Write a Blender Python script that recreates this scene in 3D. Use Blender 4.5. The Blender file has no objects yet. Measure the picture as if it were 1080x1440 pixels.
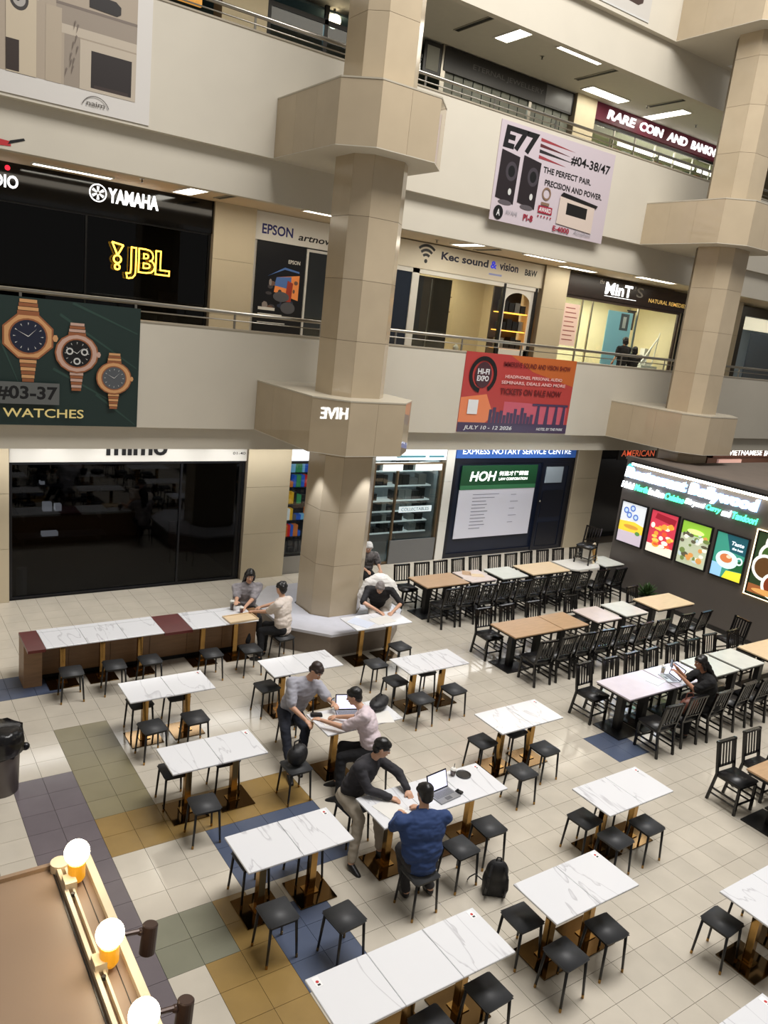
import bpy, bmesh, math, random
from mathutils import Vector, Matrix
random.seed(7)
SC = bpy.context.scene
COL = SC.collection
# ------------------------------------------------------------ camera
YAW, PIT, ROL, FPX = 0.61880807, -0.23785988, 0.11427342, 1098.24
CAMZ = 6.0
fw = Vector((math.sin(YAW)*math.cos(PIT), math.cos(YAW)*math.cos(PIT), math.sin(PIT)))
rt = Vector((math.cos(YAW), -math.sin(YAW), 0)); up = rt.cross(fw)
r2 = rt*math.cos(ROL)+up*math.sin(ROL); u2 = up*math.cos(ROL)-rt*math.sin(ROL)
cam = bpy.data.cameras.new('camera'); camo = bpy.data.objects.new('camera', cam); COL.objects.link(camo)
M = Matrix.Identity(4)
for i in range(3):
    M[i][0] = r2[i]; M[i][1] = u2[i]; M[i][2] = -fw[i]
M[2][3] = CAMZ
camo.matrix_world = M
cam.sensor_fit = 'VERTICAL'; cam.sensor_height = 24.0; cam.sensor_width = 18.0
cam.lens = FPX/1440*24.0; cam.clip_start = 0.05
SC.camera = camo
# ------------------------------------------------------------ world, lights, exposure
W = bpy.data.worlds.new('world'); SC.world = W; W.use_nodes = True
W.node_tree.nodes['Background'].inputs[0].default_value = (1.0, 0.96, 0.91, 1)
W.node_tree.nodes['Background'].inputs[1].default_value = 0.17
SC.view_settings.view_transform = 'Standard'; SC.view_settings.look = 'None'
SC.view_settings.gamma = 1.0; SC.view_settings.use_curve_mapping = False
SC.view_settings.exposure = 0.33
def area_light(name, loc, sx, sy, power, color=(1, 0.95, 0.88), rot=(0, 0, 0), spread=180):
    l = bpy.data.lights.new(name, 'AREA'); l.shape = 'RECTANGLE'; l.size = sx; l.size_y = sy
    l.energy = power; l.color = color; l.spread = math.radians(spread)
    o = bpy.data.objects.new(name, l); o.location = loc; o.rotation_euler = rot; COL.objects.link(o)
    return o
area_light('atrium_light', (8.5, 5.5, 19.0), 9, 7, 2300, (1, 0.97, 0.94))
area_light('atrium_light', (16.0, 6.0, 19.0), 6, 6, 900, (1, 0.97, 0.94))
area_light('ground_walkway_fill', (5.0, 14.85, 3.17), 7, 0.5, 50, (1, 0.98, 0.95))  # fill lights added under the slab, where no fixture shows
area_light('ground_walkway_fill', (14.0, 14.85, 3.17), 6, 0.5, 45, (1, 0.98, 0.95))
area_light('second_floor_corridor_light', (4.5, 16.4, 8.1), 10, 1.2, 75, (1, 0.9, 0.74))
area_light('second_floor_corridor_light', (17.5, 16.4, 8.1), 13, 1.2, 120, (1, 0.92, 0.78))
area_light('third_floor_corridor_light', (8.0, 16.4, 12.9), 8, 1.2, 45, (1, 0.93, 0.8))
area_light('third_floor_corridor_light', (19.0, 16.4, 12.9), 13, 1.2, 90, (1, 0.93, 0.8))
def spot_light(name, loc, tgt, power, color, size=60, r=0.05):
    l = bpy.data.lights.new(name, 'SPOT'); l.energy = power; l.color = color; l.spot_size = math.radians(size)
    l.spot_blend = 0.6; l.shadow_soft_size = r
    o = bpy.data.objects.new(name, l); o.location = loc
    o.rotation_euler = (Vector(tgt)-Vector(loc)).to_track_quat('-Z', 'Y').to_euler(); COL.objects.link(o)
spot_light('walkway_downlight', (6.75, 12.15, 3.55), (7.17, 12.15, 2.2), 70, (0.85, 0.9, 1.0), 50)
spot_light('walkway_downlight', (7.95, 11.5, 3.55), (7.95, 11.83, 2.2), 70, (0.85, 0.9, 1.0), 50)
for lx in (3.2, 4.2, 5.6, 6.6):
    spot_light('sign_spotlight', (lx, 15.1, 3.19), (lx, 15.45, 2.8), 2.5, (1, 0.97, 0.92), 80)

# ------------------------------------------------------------ materials
def lin(c):
    return tuple(((x/255)/12.92 if x/255 <= 0.04045 else ((x/255+0.055)/1.055)**2.4) for x in c)
MATS = {}
def mat(name, rgb, rough=0.6, metal=0.0, noise=0.0, scale=6.0, emit=0.0, spec=0.5, bump=0.0, coat=0.0, rnd=0.0, stretch=None):
    if name in MATS: return MATS[name]
    m = bpy.data.materials.new(name); m.use_nodes = True; nt = m.node_tree; b = nt.nodes['Principled BSDF']
    c = lin(rgb)+(1,)
    b.inputs['Base Color'].default_value = c; b.inputs['Roughness'].default_value = rough
    b.inputs['Metallic'].default_value = metal; b.inputs['Specular IOR Level'].default_value = spec
    if coat: b.inputs['Coat Weight'].default_value = coat; b.inputs['Coat Roughness'].default_value = 0.04
    if emit:
        b.inputs['Emission Color'].default_value = c; b.inputs['Emission Strength'].default_value = emit
    src = None
    if noise or bump:
        g = nt.nodes.new('ShaderNodeNewGeometry'); n = nt.nodes.new('ShaderNodeTexNoise')
        n.inputs['Scale'].default_value = scale; n.inputs['Detail'].default_value = 5
        if stretch:
            mp = nt.nodes.new('ShaderNodeMapping'); mp.inputs['Scale'].default_value = stretch
            nt.links.new(g.outputs['Position'], mp.inputs['Vector']); nt.links.new(mp.outputs[0], n.inputs['Vector'])
        else: nt.links.new(g.outputs['Position'], n.inputs['Vector'])
        if noise:
            mr = nt.nodes.new('ShaderNodeMapRange'); mr.inputs[1].default_value = 0.3; mr.inputs[2].default_value = 0.7
            mr.inputs[3].default_value = 1-noise; mr.inputs[4].default_value = 1+noise*0.6
            nt.links.new(n.outputs[0], mr.inputs[0]); src = mr.outputs[0]
        if bump:
            bp = nt.nodes.new('ShaderNodeBump'); bp.inputs['Strength'].default_value = bump; bp.inputs['Distance'].default_value = 0.01
            nt.links.new(n.outputs[0], bp.inputs['Height']); nt.links.new(bp.outputs[0], b.inputs['Normal'])
    if rnd:
        oi = nt.nodes.new('ShaderNodeObjectInfo'); r = nt.nodes.new('ShaderNodeMapRange')
        r.inputs[3].default_value = 1-rnd; r.inputs[4].default_value = 1+rnd*0.5
        nt.links.new(oi.outputs['Random'], r.inputs[0])
        if src:
            mu = nt.nodes.new('ShaderNodeMath'); mu.operation = 'MULTIPLY'
            nt.links.new(src, mu.inputs[0]); nt.links.new(r.outputs[0], mu.inputs[1]); src = mu.outputs[0]
        else: src = r.outputs[0]
    if src:
        vm = nt.nodes.new('ShaderNodeVectorMath'); vm.operation = 'SCALE'; vm.inputs[0].default_value = c[:3]
        nt.links.new(src, vm.inputs['Scale']); nt.links.new(vm.outputs[0], b.inputs['Base Color'])
    MATS[name] = m
    return m
def glass(name, tint=(0.8, 0.85, 0.85), refl=0.12, rough=0.02):
    if name in MATS: return MATS[name]
    m = bpy.data.materials.new(name); m.use_nodes = True; nt = m.node_tree; nt.nodes.clear()
    out = nt.nodes.new('ShaderNodeOutputMaterial'); mx = nt.nodes.new('ShaderNodeMixShader')
    tr = nt.nodes.new('ShaderNodeBsdfTransparent'); gl = nt.nodes.new('ShaderNodeBsdfGlossy')
    tr.inputs[0].default_value = tint+(1,); gl.inputs['Roughness'].default_value = rough
    fr = nt.nodes.new('ShaderNodeFresnel'); fr.inputs[0].default_value = 1.5
    gb = nt.nodes.new('ShaderNodeNewGeometry'); iv = nt.nodes.new('ShaderNodeMath'); iv.operation = 'SUBTRACT'; iv.inputs[0].default_value = 1.0
    nt.links.new(gb.outputs['Backfacing'], iv.inputs[1]); mf = nt.nodes.new('ShaderNodeMath'); mf.operation = 'MULTIPLY'
    ad = nt.nodes.new('ShaderNodeMath'); ad.operation = 'MULTIPLY_ADD'; ad.inputs[1].default_value = 1.0; ad.inputs[2].default_value = refl-0.04
    nt.links.new(fr.outputs[0], ad.inputs[0]); nt.links.new(ad.outputs[0], mf.inputs[0]); nt.links.new(iv.outputs[0], mf.inputs[1]); nt.links.new(mf.outputs[0], mx.inputs[0])
    nt.links.new(tr.outputs[0], mx.inputs[1]); nt.links.new(gl.outputs[0], mx.inputs[2]); nt.links.new(mx.outputs[0], out.inputs[0])
    MATS[name] = m
    return m
def marble(name, base, vein, scale=2.2, rough=0.13):
    if name in MATS: return MATS[name]
    m = bpy.data.materials.new(name); m.use_nodes = True; nt = m.node_tree; b = nt.nodes['Principled BSDF']
    g = nt.nodes.new('ShaderNodeNewGeometry'); n = nt.nodes.new('ShaderNodeTexNoise'); n.inputs['Scale'].default_value = scale
    n.inputs['Detail'].default_value = 4; n.inputs['Distortion'].default_value = 0.5
    mp = nt.nodes.new('ShaderNodeMapping'); mp.inputs['Rotation'].default_value = (0, 0, 0.7); mp.inputs['Scale'].default_value = (1.6, 0.35, 1)
    nt.links.new(g.outputs['Position'], mp.inputs['Vector']); nt.links.new(mp.outputs[0], n.inputs['Vector'])
    cr = nt.nodes.new('ShaderNodeValToRGB'); e = cr.color_ramp.elements
    e[0].position = 0.0; e[0].color = lin(base)+(1,); e[1].position = 1.0; e[1].color = lin(base)+(1,)
    for p, c in ((0.48, base), (0.5, vein), (0.504, base)):
        k = e.new(p); k.color = lin(c)+(1,)
    nt.links.new(n.outputs[0], cr.inputs[0]); nt.links.new(cr.outputs[0], b.inputs['Base Color'])
    b.inputs['Roughness'].default_value = rough
    MATS[name] = m
    return m
m_par = mat('painted_parapet', (205, 198, 182), 0.7, noise=0.03, scale=1.2)
m_ceil = mat('ceiling_paint', (205, 200, 186), 0.8, noise=0.02)
m_pil = mat('pillar_tile', (186, 170, 144), 0.16, noise=0.05, scale=2, rnd=0.07)
m_pilg = mat('pillar_joint', (120, 108, 90), 0.8)
m_beige = mat('beige_wall', (205, 192, 165), 0.5, noise=0.04, scale=1.5)
m_grout = mat('grout', (92, 82, 70), 0.85)
TILE = {'cream': mat('tile_cream', (201, 193, 178), 0.12, noise=0.10, scale=1.6, rnd=0.07),
        'olive': mat('tile_olive', (132, 124, 96), 0.3, noise=0.08, scale=3, rnd=0.06),
        'mustard': mat('tile_mustard', (150, 122, 70), 0.3, noise=0.14, scale=3, rnd=0.06),
        'purple': mat('tile_purple_grey', (108, 100, 105), 0.2, noise=0.08, scale=3, rnd=0.06),
        'sage': mat('tile_sage', (128, 128, 110), 0.3, noise=0.08, scale=3, rnd=0.06),
        'blue': mat('tile_blue', (80, 90, 112), 0.3, noise=0.08, scale=3, rnd=0.06)}
m_marble = marble('white_marble', (226, 227, 230), (196, 196, 200), 1.5)
m_gold = mat('brushed_gold', (168, 132, 78), 0.14, 1.0, noise=0.1, scale=12)
m_goldplate = mat('mirror_gold_plate', (104, 82, 52), 0.08, 1.0)
m_black = mat('black_metal', (20, 20, 21), 0.35)
m_blackw = mat('black_lacquer', (17, 16, 17), 0.22, rnd=0.2)
m_seat = mat('charcoal_vinyl', (56, 57, 59), 0.55, noise=0.06, rnd=0.14)
m_steel = mat('brushed_steel', (175, 170, 160), 0.28, 1.0)
m_dark = mat('dark_interior', (16, 15, 16), 0.6)
m_white = mat('white_paint', (228, 226, 220), 0.5)
m_whiteglow = mat('white_glow', (236, 236, 232), 0.5, emit=0.55)
m_tube = mat('light_panel', (255, 250, 235), 0.5, emit=7.0)
m_letter = mat('black_letters', (22, 22, 26), 0.4)
m_wlet = mat('white_lit_letters', (255, 255, 250), 0.5, emit=1.6)
m_navy = mat('navy_timber', (24, 32, 52), 0.35, noise=0.08, scale=2)
m_glass = glass('clear_glass', (0.86, 0.9, 0.9), 0.08)
m_dglass = glass('dark_glass', (0.32, 0.33, 0.36), 0.03)

# ------------------------------------------------------------ mesh helpers
class MB:
    def __init__(s): s.v = []; s.f = []; s.m = []; s.mats = []
    def mi(s, m):
        if m is None: return 0
        if m not in s.mats: s.mats.append(m)
        return s.mats.index(m)
    def raw(s, vs, fs, m=None):
        b = len(s.v); k = s.mi(m); s.v += [tuple(v) for v in vs]
        for f in fs: s.f.append([i+b for i in f]); s.m.append(k)
        return s
    def box(s, x0, y0, z0, x1, y1, z1, m=None):
        return s.raw([(x0, y0, z0), (x1, y0, z0), (x1, y1, z0), (x0, y1, z0), (x0, y0, z1), (x1, y0, z1), (x1, y1, z1), (x0, y1, z1)],
                     [(0, 3, 2, 1), (4, 5, 6, 7), (0, 1, 5, 4), (1, 2, 6, 5), (2, 3, 7, 6), (3, 0, 4, 7)], m)
    def bar(s, a, b, w, d=None, m=None, w2=None, d2=None, upv=(0, 0, 1)):
        a = Vector(a); b = Vector(b); d = d or w; w2 = w2 or w; d2 = d2 or d
        t = (b-a).normalized(); u = Vector(upv)
        if abs(t.dot(u)) > 0.95: u = Vector((0, 1, 0))
        x = t.cross(u).normalized(); y = x.cross(t)
        vs = []
        for p, ww, dd in ((a, w, d), (b, w2, d2)):
            for sx, sy in ((-1, -1), (1, -1), (1, 1), (-1, 1)): vs.append(p+x*sx*ww/2+y*sy*dd/2)
        return s.raw(vs, [(0, 1, 2, 3), (7, 6, 5, 4), (0, 4, 5, 1), (1, 5, 6, 2), (2, 6, 7, 3), (3, 7, 4, 0)], m)
    def cyl(s, a, b, r, r2=None, n=10, m=None, cap=True):
        a = Vector(a); b = Vector(b); r2 = r if r2 is None else r2
        t = (b-a).normalized(); u = Vector((0, 0, 1))
        if abs(t.z) > 0.95: u = Vector((0, 1, 0))
        x = t.cross(u).normalized(); y = x.cross(t); vs = []
        for p, rr in ((a, r), (b, r2)):
            for i in range(n):
                an = 2*math.pi*i/n; vs.append(p+x*rr*math.cos(an)+y*rr*math.sin(an))
        fs = [(i, n+i, n+(i+1) % n, (i+1) % n) for i in range(n)]
        if cap: fs += [tuple(range(n)), tuple(range(2*n-1, n-1, -1))]
        return s.raw(vs, fs, m)
    def tube(s, pts, r, n=8, m=None):
        for a, b in zip(pts, pts[1:]): s.cyl(a, b, r, n=n, m=m)
        return s
    def sph(s, c, rx, ry=None, rz=None, n=12, k=8, m=None, rot=None):
        ry = ry or rx; rz = rz or rx; vs = []; c = Vector(c)
        for j in range(k+1):
            th = math.pi*j/k
            for i in range(n):
                ph = 2*math.pi*i/n
                p = Vector((rx*math.sin(th)*math.cos(ph), ry*math.sin(th)*math.sin(ph), rz*math.cos(th)))
                if rot is not None: p = rot @ p
                vs.append(c+p)
        fs = [(j*n+i, (j+1)*n+i, (j+1)*n+(i+1) % n, j*n+(i+1) % n) for j in range(k) for i in range(n)]
        return s.raw(vs, fs, m)
    def prism(s, poly, z0, z1, m=None):
        n = len(poly)
        vs = [(x, y, z0) for x, y in poly]+[(x, y, z1) for x, y in poly]
        return s.raw(vs, [tuple(range(n-1, -1, -1)), tuple(range(n, 2*n))]+[(i, (i+1) % n, n+(i+1) % n, n+i) for i in range(n)], m)
    def lathe(s, prof, c=(0, 0, 0), n=16, m=None):
        vs = []; k = len(prof)
        for r, z in prof:
            for i in range(n):
                a = 2*math.pi*i/n; vs.append((c[0]+r*math.cos(a), c[1]+r*math.sin(a), c[2]+z))
        fs = [(j*n+i, j*n+(i+1) % n, (j+1)*n+(i+1) % n, (j+1)*n+i) for j in range(k-1) for i in range(n)]
        fs += [tuple(range(n-1, -1, -1)), tuple(range((k-1)*n, k*n))]
        return s.raw(vs, fs, m)
    def obj(s, name, m=None, parent=None, smooth=False, off=(0, 0, 0), bevel=0.0, seg=1):
        me = bpy.data.meshes.new(name)
        me.from_pydata([(x-off[0], y-off[1], z-off[2]) for x, y, z in s.v], [], s.f)
        if s.mats:
            for q in s.mats: me.materials.append(q)
            me.polygons.foreach_set('material_index', s.m)
        elif m: me.materials.append(m)
        if bevel:
            bm = bmesh.new(); bm.from_mesh(me)
            bmesh.ops.bevel(bm, geom=list(bm.edges), offset=bevel, segments=seg, affect='EDGES', clamp_overlap=True)
            bm.to_mesh(me); bm.free()
        if smooth:
            me.polygons.foreach_set('use_smooth', [True]*len(me.polygons))
        me.update()
        o = bpy.data.objects.new(name, me); COL.objects.link(o)
        if parent is not None: o.parent = parent
        return o
def tag(o, label=None, cat=None, group=None, kind=None):
    if label: o['label'] = label
    if cat: o['category'] = cat
    if group: o['group'] = group
    if kind: o['kind'] = kind
    return o
def thing(name, label, cat, loc=(0, 0, 0), rz=0, group=None):
    o = bpy.data.objects.new(name, None); COL.objects.link(o); o.location = loc; o.rotation_euler = (0, 0, rz); o.empty_display_size = 0.1
    return tag(o, label, cat, group)
def struct(name, mb, m=None, label=None, **k):
    o = mb.obj(name, m, **k); o['kind'] = 'structure'
    if label: o['label'] = label
    return o
def wpart(name, mb, m, root, label=None, parent=None, **k):       # shape written in world coordinates
    o = mb.obj(name, m, parent=parent or root, off=tuple(root.location), **k)
    if label: o['label'] = label
    return o
def kids(o): return [c for c in COL.objects if c.parent == o]
def copy_tree(o, tree=None, parent=None):
    c = o.copy(); COL.objects.link(c)
    if parent is not None: c.parent = parent
    for ch, sub in (tree or []): copy_tree(ch, sub, c)
    return c
def tree_of(o): return [(c, tree_of(c)) for c in o.children]
TREES = {}
def dup(root, loc, rz, label, group=None):
    if root.name not in TREES:
        bpy.context.view_layer.update(); TREES[root.name] = tree_of(root)
    r = copy_tree(root, TREES[root.name]); r.location = loc; r.rotation_euler = (0, 0, rz); r['label'] = label
    if group: r['group'] = group
    return r
ORD = ['first', 'second', 'third', 'fourth', 'fifth', 'sixth', 'seventh', 'eighth', 'ninth', 'tenth', 'eleventh', 'twelfth', 'thirteenth', 'fourteenth']
# text: returns (verts, faces) scaled to a box
_tc = {}
def text_geo(s, bold=0.0, extr=0.0, shear=0.0, outline=0.0):
    key = (s, bold, extr, shear, outline)
    if key in _tc: return _tc[key]
    c = bpy.data.curves.new('t', 'FONT'); c.body = s; c.size = 1; c.offset = bold; c.extrude = extr; c.shear = shear; c.resolution_u = 3
    if outline: c.fill_mode = 'NONE'; c.bevel_depth = outline; c.bevel_resolution = 1
    o = bpy.data.objects.new('t', c); COL.objects.link(o)
    bpy.context.view_layer.update()
    me = bpy.data.meshes.new_from_object(o.evaluated_get(bpy.context.evaluated_depsgraph_get()))
    vs = [tuple(v.co) for v in me.vertices]; fs = [tuple(p.vertices) for p in me.polygons]
    bpy.data.objects.remove(o); bpy.data.curves.remove(c); bpy.data.meshes.remove(me)
    _tc[key] = (vs, fs)
    return _tc[key]
class Canvas:
    """flat artwork on a plane: o origin, u right, v up; u x v faces the viewer"""
    def __init__(s, o, u=(1, 0, 0), v=(0, 0, 1)):
        s.o = Vector(o); s.u = Vector(u); s.vv = Vector(v); s.n = s.u.cross(s.vv); s.mb = MB(); s.l = 0.001
    def P(s, x, y, l): return s.o+s.u*x+s.vv*y+s.n*l
    def poly(s, pts, m, l=None):
        if l is None: s.l += 0.0006; l = s.l
        s.mb.raw([s.P(x, y, l) for x, y in pts], [tuple(range(len(pts)))], m)
    def rect(s, x0, y0, x1, y1, m, l=None): s.poly([(x0, y0), (x1, y0), (x1, y1), (x0, y1)], m, l)
    def slab(s, x0, y0, x1, y1, m, d, l0=0.0):
        vs = [s.P(x, y, l) for l in (l0, l0+d) for x, y in ((x0, y0), (x1, y0), (x1, y1), (x0, y1))]
        s.mb.raw(vs, [(0, 3, 2, 1), (4, 5, 6, 7), (0, 1, 5, 4), (1, 2, 6, 5), (2, 3, 7, 6), (3, 0, 4, 7)], m)
    def ell(s, x, y, rx, ry, m, n=24, a0=0, l=None):
        s.poly([(x+rx*math.cos(a0+2*math.pi*i/n), y+ry*math.sin(a0+2*math.pi*i/n)) for i in range(n)], m, l)
    def ring(s, x, y, r0, r1, m, a0=0, a1=2*math.pi, n=28, sy=1.0):
        s.l += 0.0006
        for i in range(n):
            a = a0+(a1-a0)*i/n; b = a0+(a1-a0)*(i+1)/n
            s.poly([(x+r0*math.cos(a), y+sy*r0*math.sin(a)), (x+r1*math.cos(a), y+sy*r1*math.sin(a)), (x+r1*math.cos(b), y+sy*r1*math.sin(b)), (x+r0*math.cos(b), y+sy*r0*math.sin(b))], m, s.l)
    def text(s, t, x0, y0, w, h, m, bold=0.01, extr=0.0, shear=0.0, outline=0.0, l=None, mirror=False):
        vs, fs = text_geo(t, bold, 0.02 if extr else 0.0, shear, outline)
        if not vs: return
        xs = [v[0] for v in vs]; ys = [v[1] for v in vs]; ax, bx, ay, by = min(xs), max(xs), min(ys), max(ys)
        if l is None: s.l += 0.0006; l = s.l
        out = []
        for v in vs:
            dz = (l+(v[2]+0.02)/0.04*extr) if extr else (l+v[2])
            out.append(s.P(x0+(v[0]-ax)/(bx-ax)*w, y0+(v[1]-ay)/(by-ay)*h, dz))
        s.mb.raw(out, fs, m)
    def obj(s, name, root, label=None):
        return wpart(name, s.mb, None, root, label)
# ============================================================ STRUCTURE
P = 14.08          # face of the parapets
WG, WU = 15.5, 18.0  # shop fronts: ground, upper floors
XL, XR = -6.1, 34.0
TX, TY, TX0, TY0 = 0.3585, 0.3645, 2.20, 4.17
struct('floor', MB().box(XL, -3, -0.4, XR, 18, -0.012), m_grout, 'tiled atrium floor of cream tiles with coloured blocks')
FLOOR = bpy.data.objects['floor']
def tile_kind(x, y):
    i = math.floor((x-TX0)/TX); j = math.floor((y-TY0)/TY)
    if i in (0, 1) and 11 <= j <= 16: return 'olive'
    if 0 <= i <= 6 and j in (9, 10): return 'mustard'
    if i in (-1, -2) and 0 <= j <= 13: return 'purple'
    if i in (0, 1, 2) and j in (6, 7, 8): return 'cream'
    if i in (3, 4, 5, 6) and j in (6, 7, 8): return 'blue'
    if i in (0, 1) and j in (4, 5): return 'sage'
    if i in (0,) and j <= 3: return 'cream'
    if i in (1, 2) and 1 <= j <= 3: return 'mustard'
    if i in (3, 4) and j in (2, 3, 4): return 'blue'
    if i in (-2, -1, 0) and j in (20, 21): return 'blue'
    if i in (20, 21) and j in (6, 7): return 'blue'
    if i == 2 and j in (4, 5): return 'mustard'
    return 'cream'
def project(x, y, z):
    d = Vector((x, y, z-CAMZ)); w = d.dot(fw)
    if w < 0.1: return None
    return 540+FPX*d.dot(r2)/w, 720-FPX*d.dot(u2)/w, w
tiles = []
for i in range(-23, 62):
    for j in range(-12, 32):
        x = TX0+i*TX; y = TY0+j*TY
        if y+TY > WG: continue
        q = project(x+TX/2, y+TY/2, 0)
        vis = q and -30 < q[0] < 1110 and -30 < q[1] < 1470
        tiles.append((0 if vis else 1, q[2] if q else 99, x, y))
tiles.sort()
tmesh = {}
rest = {k: MB() for k in TILE}
for n, (hid, d, x, y) in enumerate(tiles):
    k = tile_kind(x+TX/2, y+TY/2)
    if n < 300 and not hid:
        if k not in tmesh:
            tmesh[k] = MB().box(0.002, 0.002, -0.02, TX-0.002, TY-0.002, 0).obj('floor_tile', TILE[k], FLOOR); o = tmesh[k]
        else:
            o = tmesh[k].copy(); COL.objects.link(o)
        o.location = (x, y, 0)
    else:
        rest[k].box(x+0.002, y+0.002, -0.02, x+TX-0.002, y+TY-0.002, 0)
allr = MB()
for k, mb in rest.items(): allr.raw(mb.v, mb.f, TILE[k])
o = allr.obj('floor_tiles', None, FLOOR); o['kind'] = 'stuff'

# parapets and slabs
def level(zb, zt, zs, ztop_floor, n):
    o = struct('wall_gallery_'+n, MB().box(XL, P, zb, XR, P+0.16, zt), m_par)
    struct('trim_beam_'+n, MB().box(XL, P+0.16, zs, XR, P+0.34, zb+0.3), m_par)
    struct('trim_coping_'+n, MB().box(XL, P-0.015, zt, XR, P+0.175, zt+0.03), mat('stone_coping', (168, 158, 140), 0.3))
    struct('floor_gallery_'+n, MB().box(XL, P+0.34, ztop_floor-0.15, XR, 20.5, ztop_floor), mat('gallery_floor', (150, 142, 128), 0.3))
level(3.65, 5.52, 3.22, 4.5, 'second')
level(8.65, 10.6, 7.92, 9.4, 'third')
level(13.38, 15.6, 12.42, 14.4, 'fourth')
struct('ceiling_ground', MB().box(XL, P+0.34, 3.22, XR, 20.5, 3.32), m_ceil)
struct('ceiling_second', MB().box(XL, P+0.34, 8.2, XR, 20.5, 8.3), mat('ceiling_warm', (218, 200, 172), 0.8))
struct('ceiling_third', MB().box(XL, P+0.34, 13.0, XR, 20.5, 13.1), m_ceil)
# side walls of the galleries, back wall
struct('wall_back', MB().box(XL, 20.5, -0.2, XR, 20.7, 15.6), m_beige)
struct('wall_gallery_left', MB().box(XL-0.2, P, 0, XL, 20.5, 15.6), m_beige)
struct('wall_left', MB().box(XL-0.2, -3, 0, XL, P, 3.6), m_beige)
struct('wall_gallery_right', MB().box(XR, P, 0, XR+0.2, 20.5, 15.6), m_beige)
# ground front wall piers and pilasters
def pier(name, x0, x1, y0, z0, z1, m=m_beige, d=0.5, panels=3):
    o = struct(name, MB().box(x0+0.004, y0+0.012, z0, x1-0.004, y0+d, z1), m_pilg)
    h = (z1-z0)/panels
    p0 = None
    for k in range(panels):
        q = MB().box(x0, 0, 0.003, x1, 0.02, h-0.003).obj('wall_panel', m, o) if k == 0 else p0.copy()
        if k: COL.objects.link(q)
        else: p0 = q
        q.location = (0, y0-0.008, z0+k*h)
    return o
pier('wall_pier_ground', -6.1, 2.44, WG-0.1, 0, 3.22)
pier('wall_pier_ground', 7.2, 8.25, WG-0.12, 0, 3.22)
pier('wall_pier_ground', 12.80, 13.06, WG-0.06, 0, 3.22, m_white)
pier('wall_pier_ground', 17.66, 18.68, WG-0.12, 0, 3.22)
for a, b in ((7.1, 8.12), (17.68, 18.7), (26.6, 28.2)):
    pier('wall_pier_second', a, b, WU-0.15, 4.5, 8.2)
for a, b in ((7.0, 8.05), (17.86, 18.7)):
    pier('wall_pier_third', a, b, WU-0.15, 9.4, 13.0, mat('beige_wall_warm', (224, 210, 178), 0.5, noise=0.03))
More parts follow.
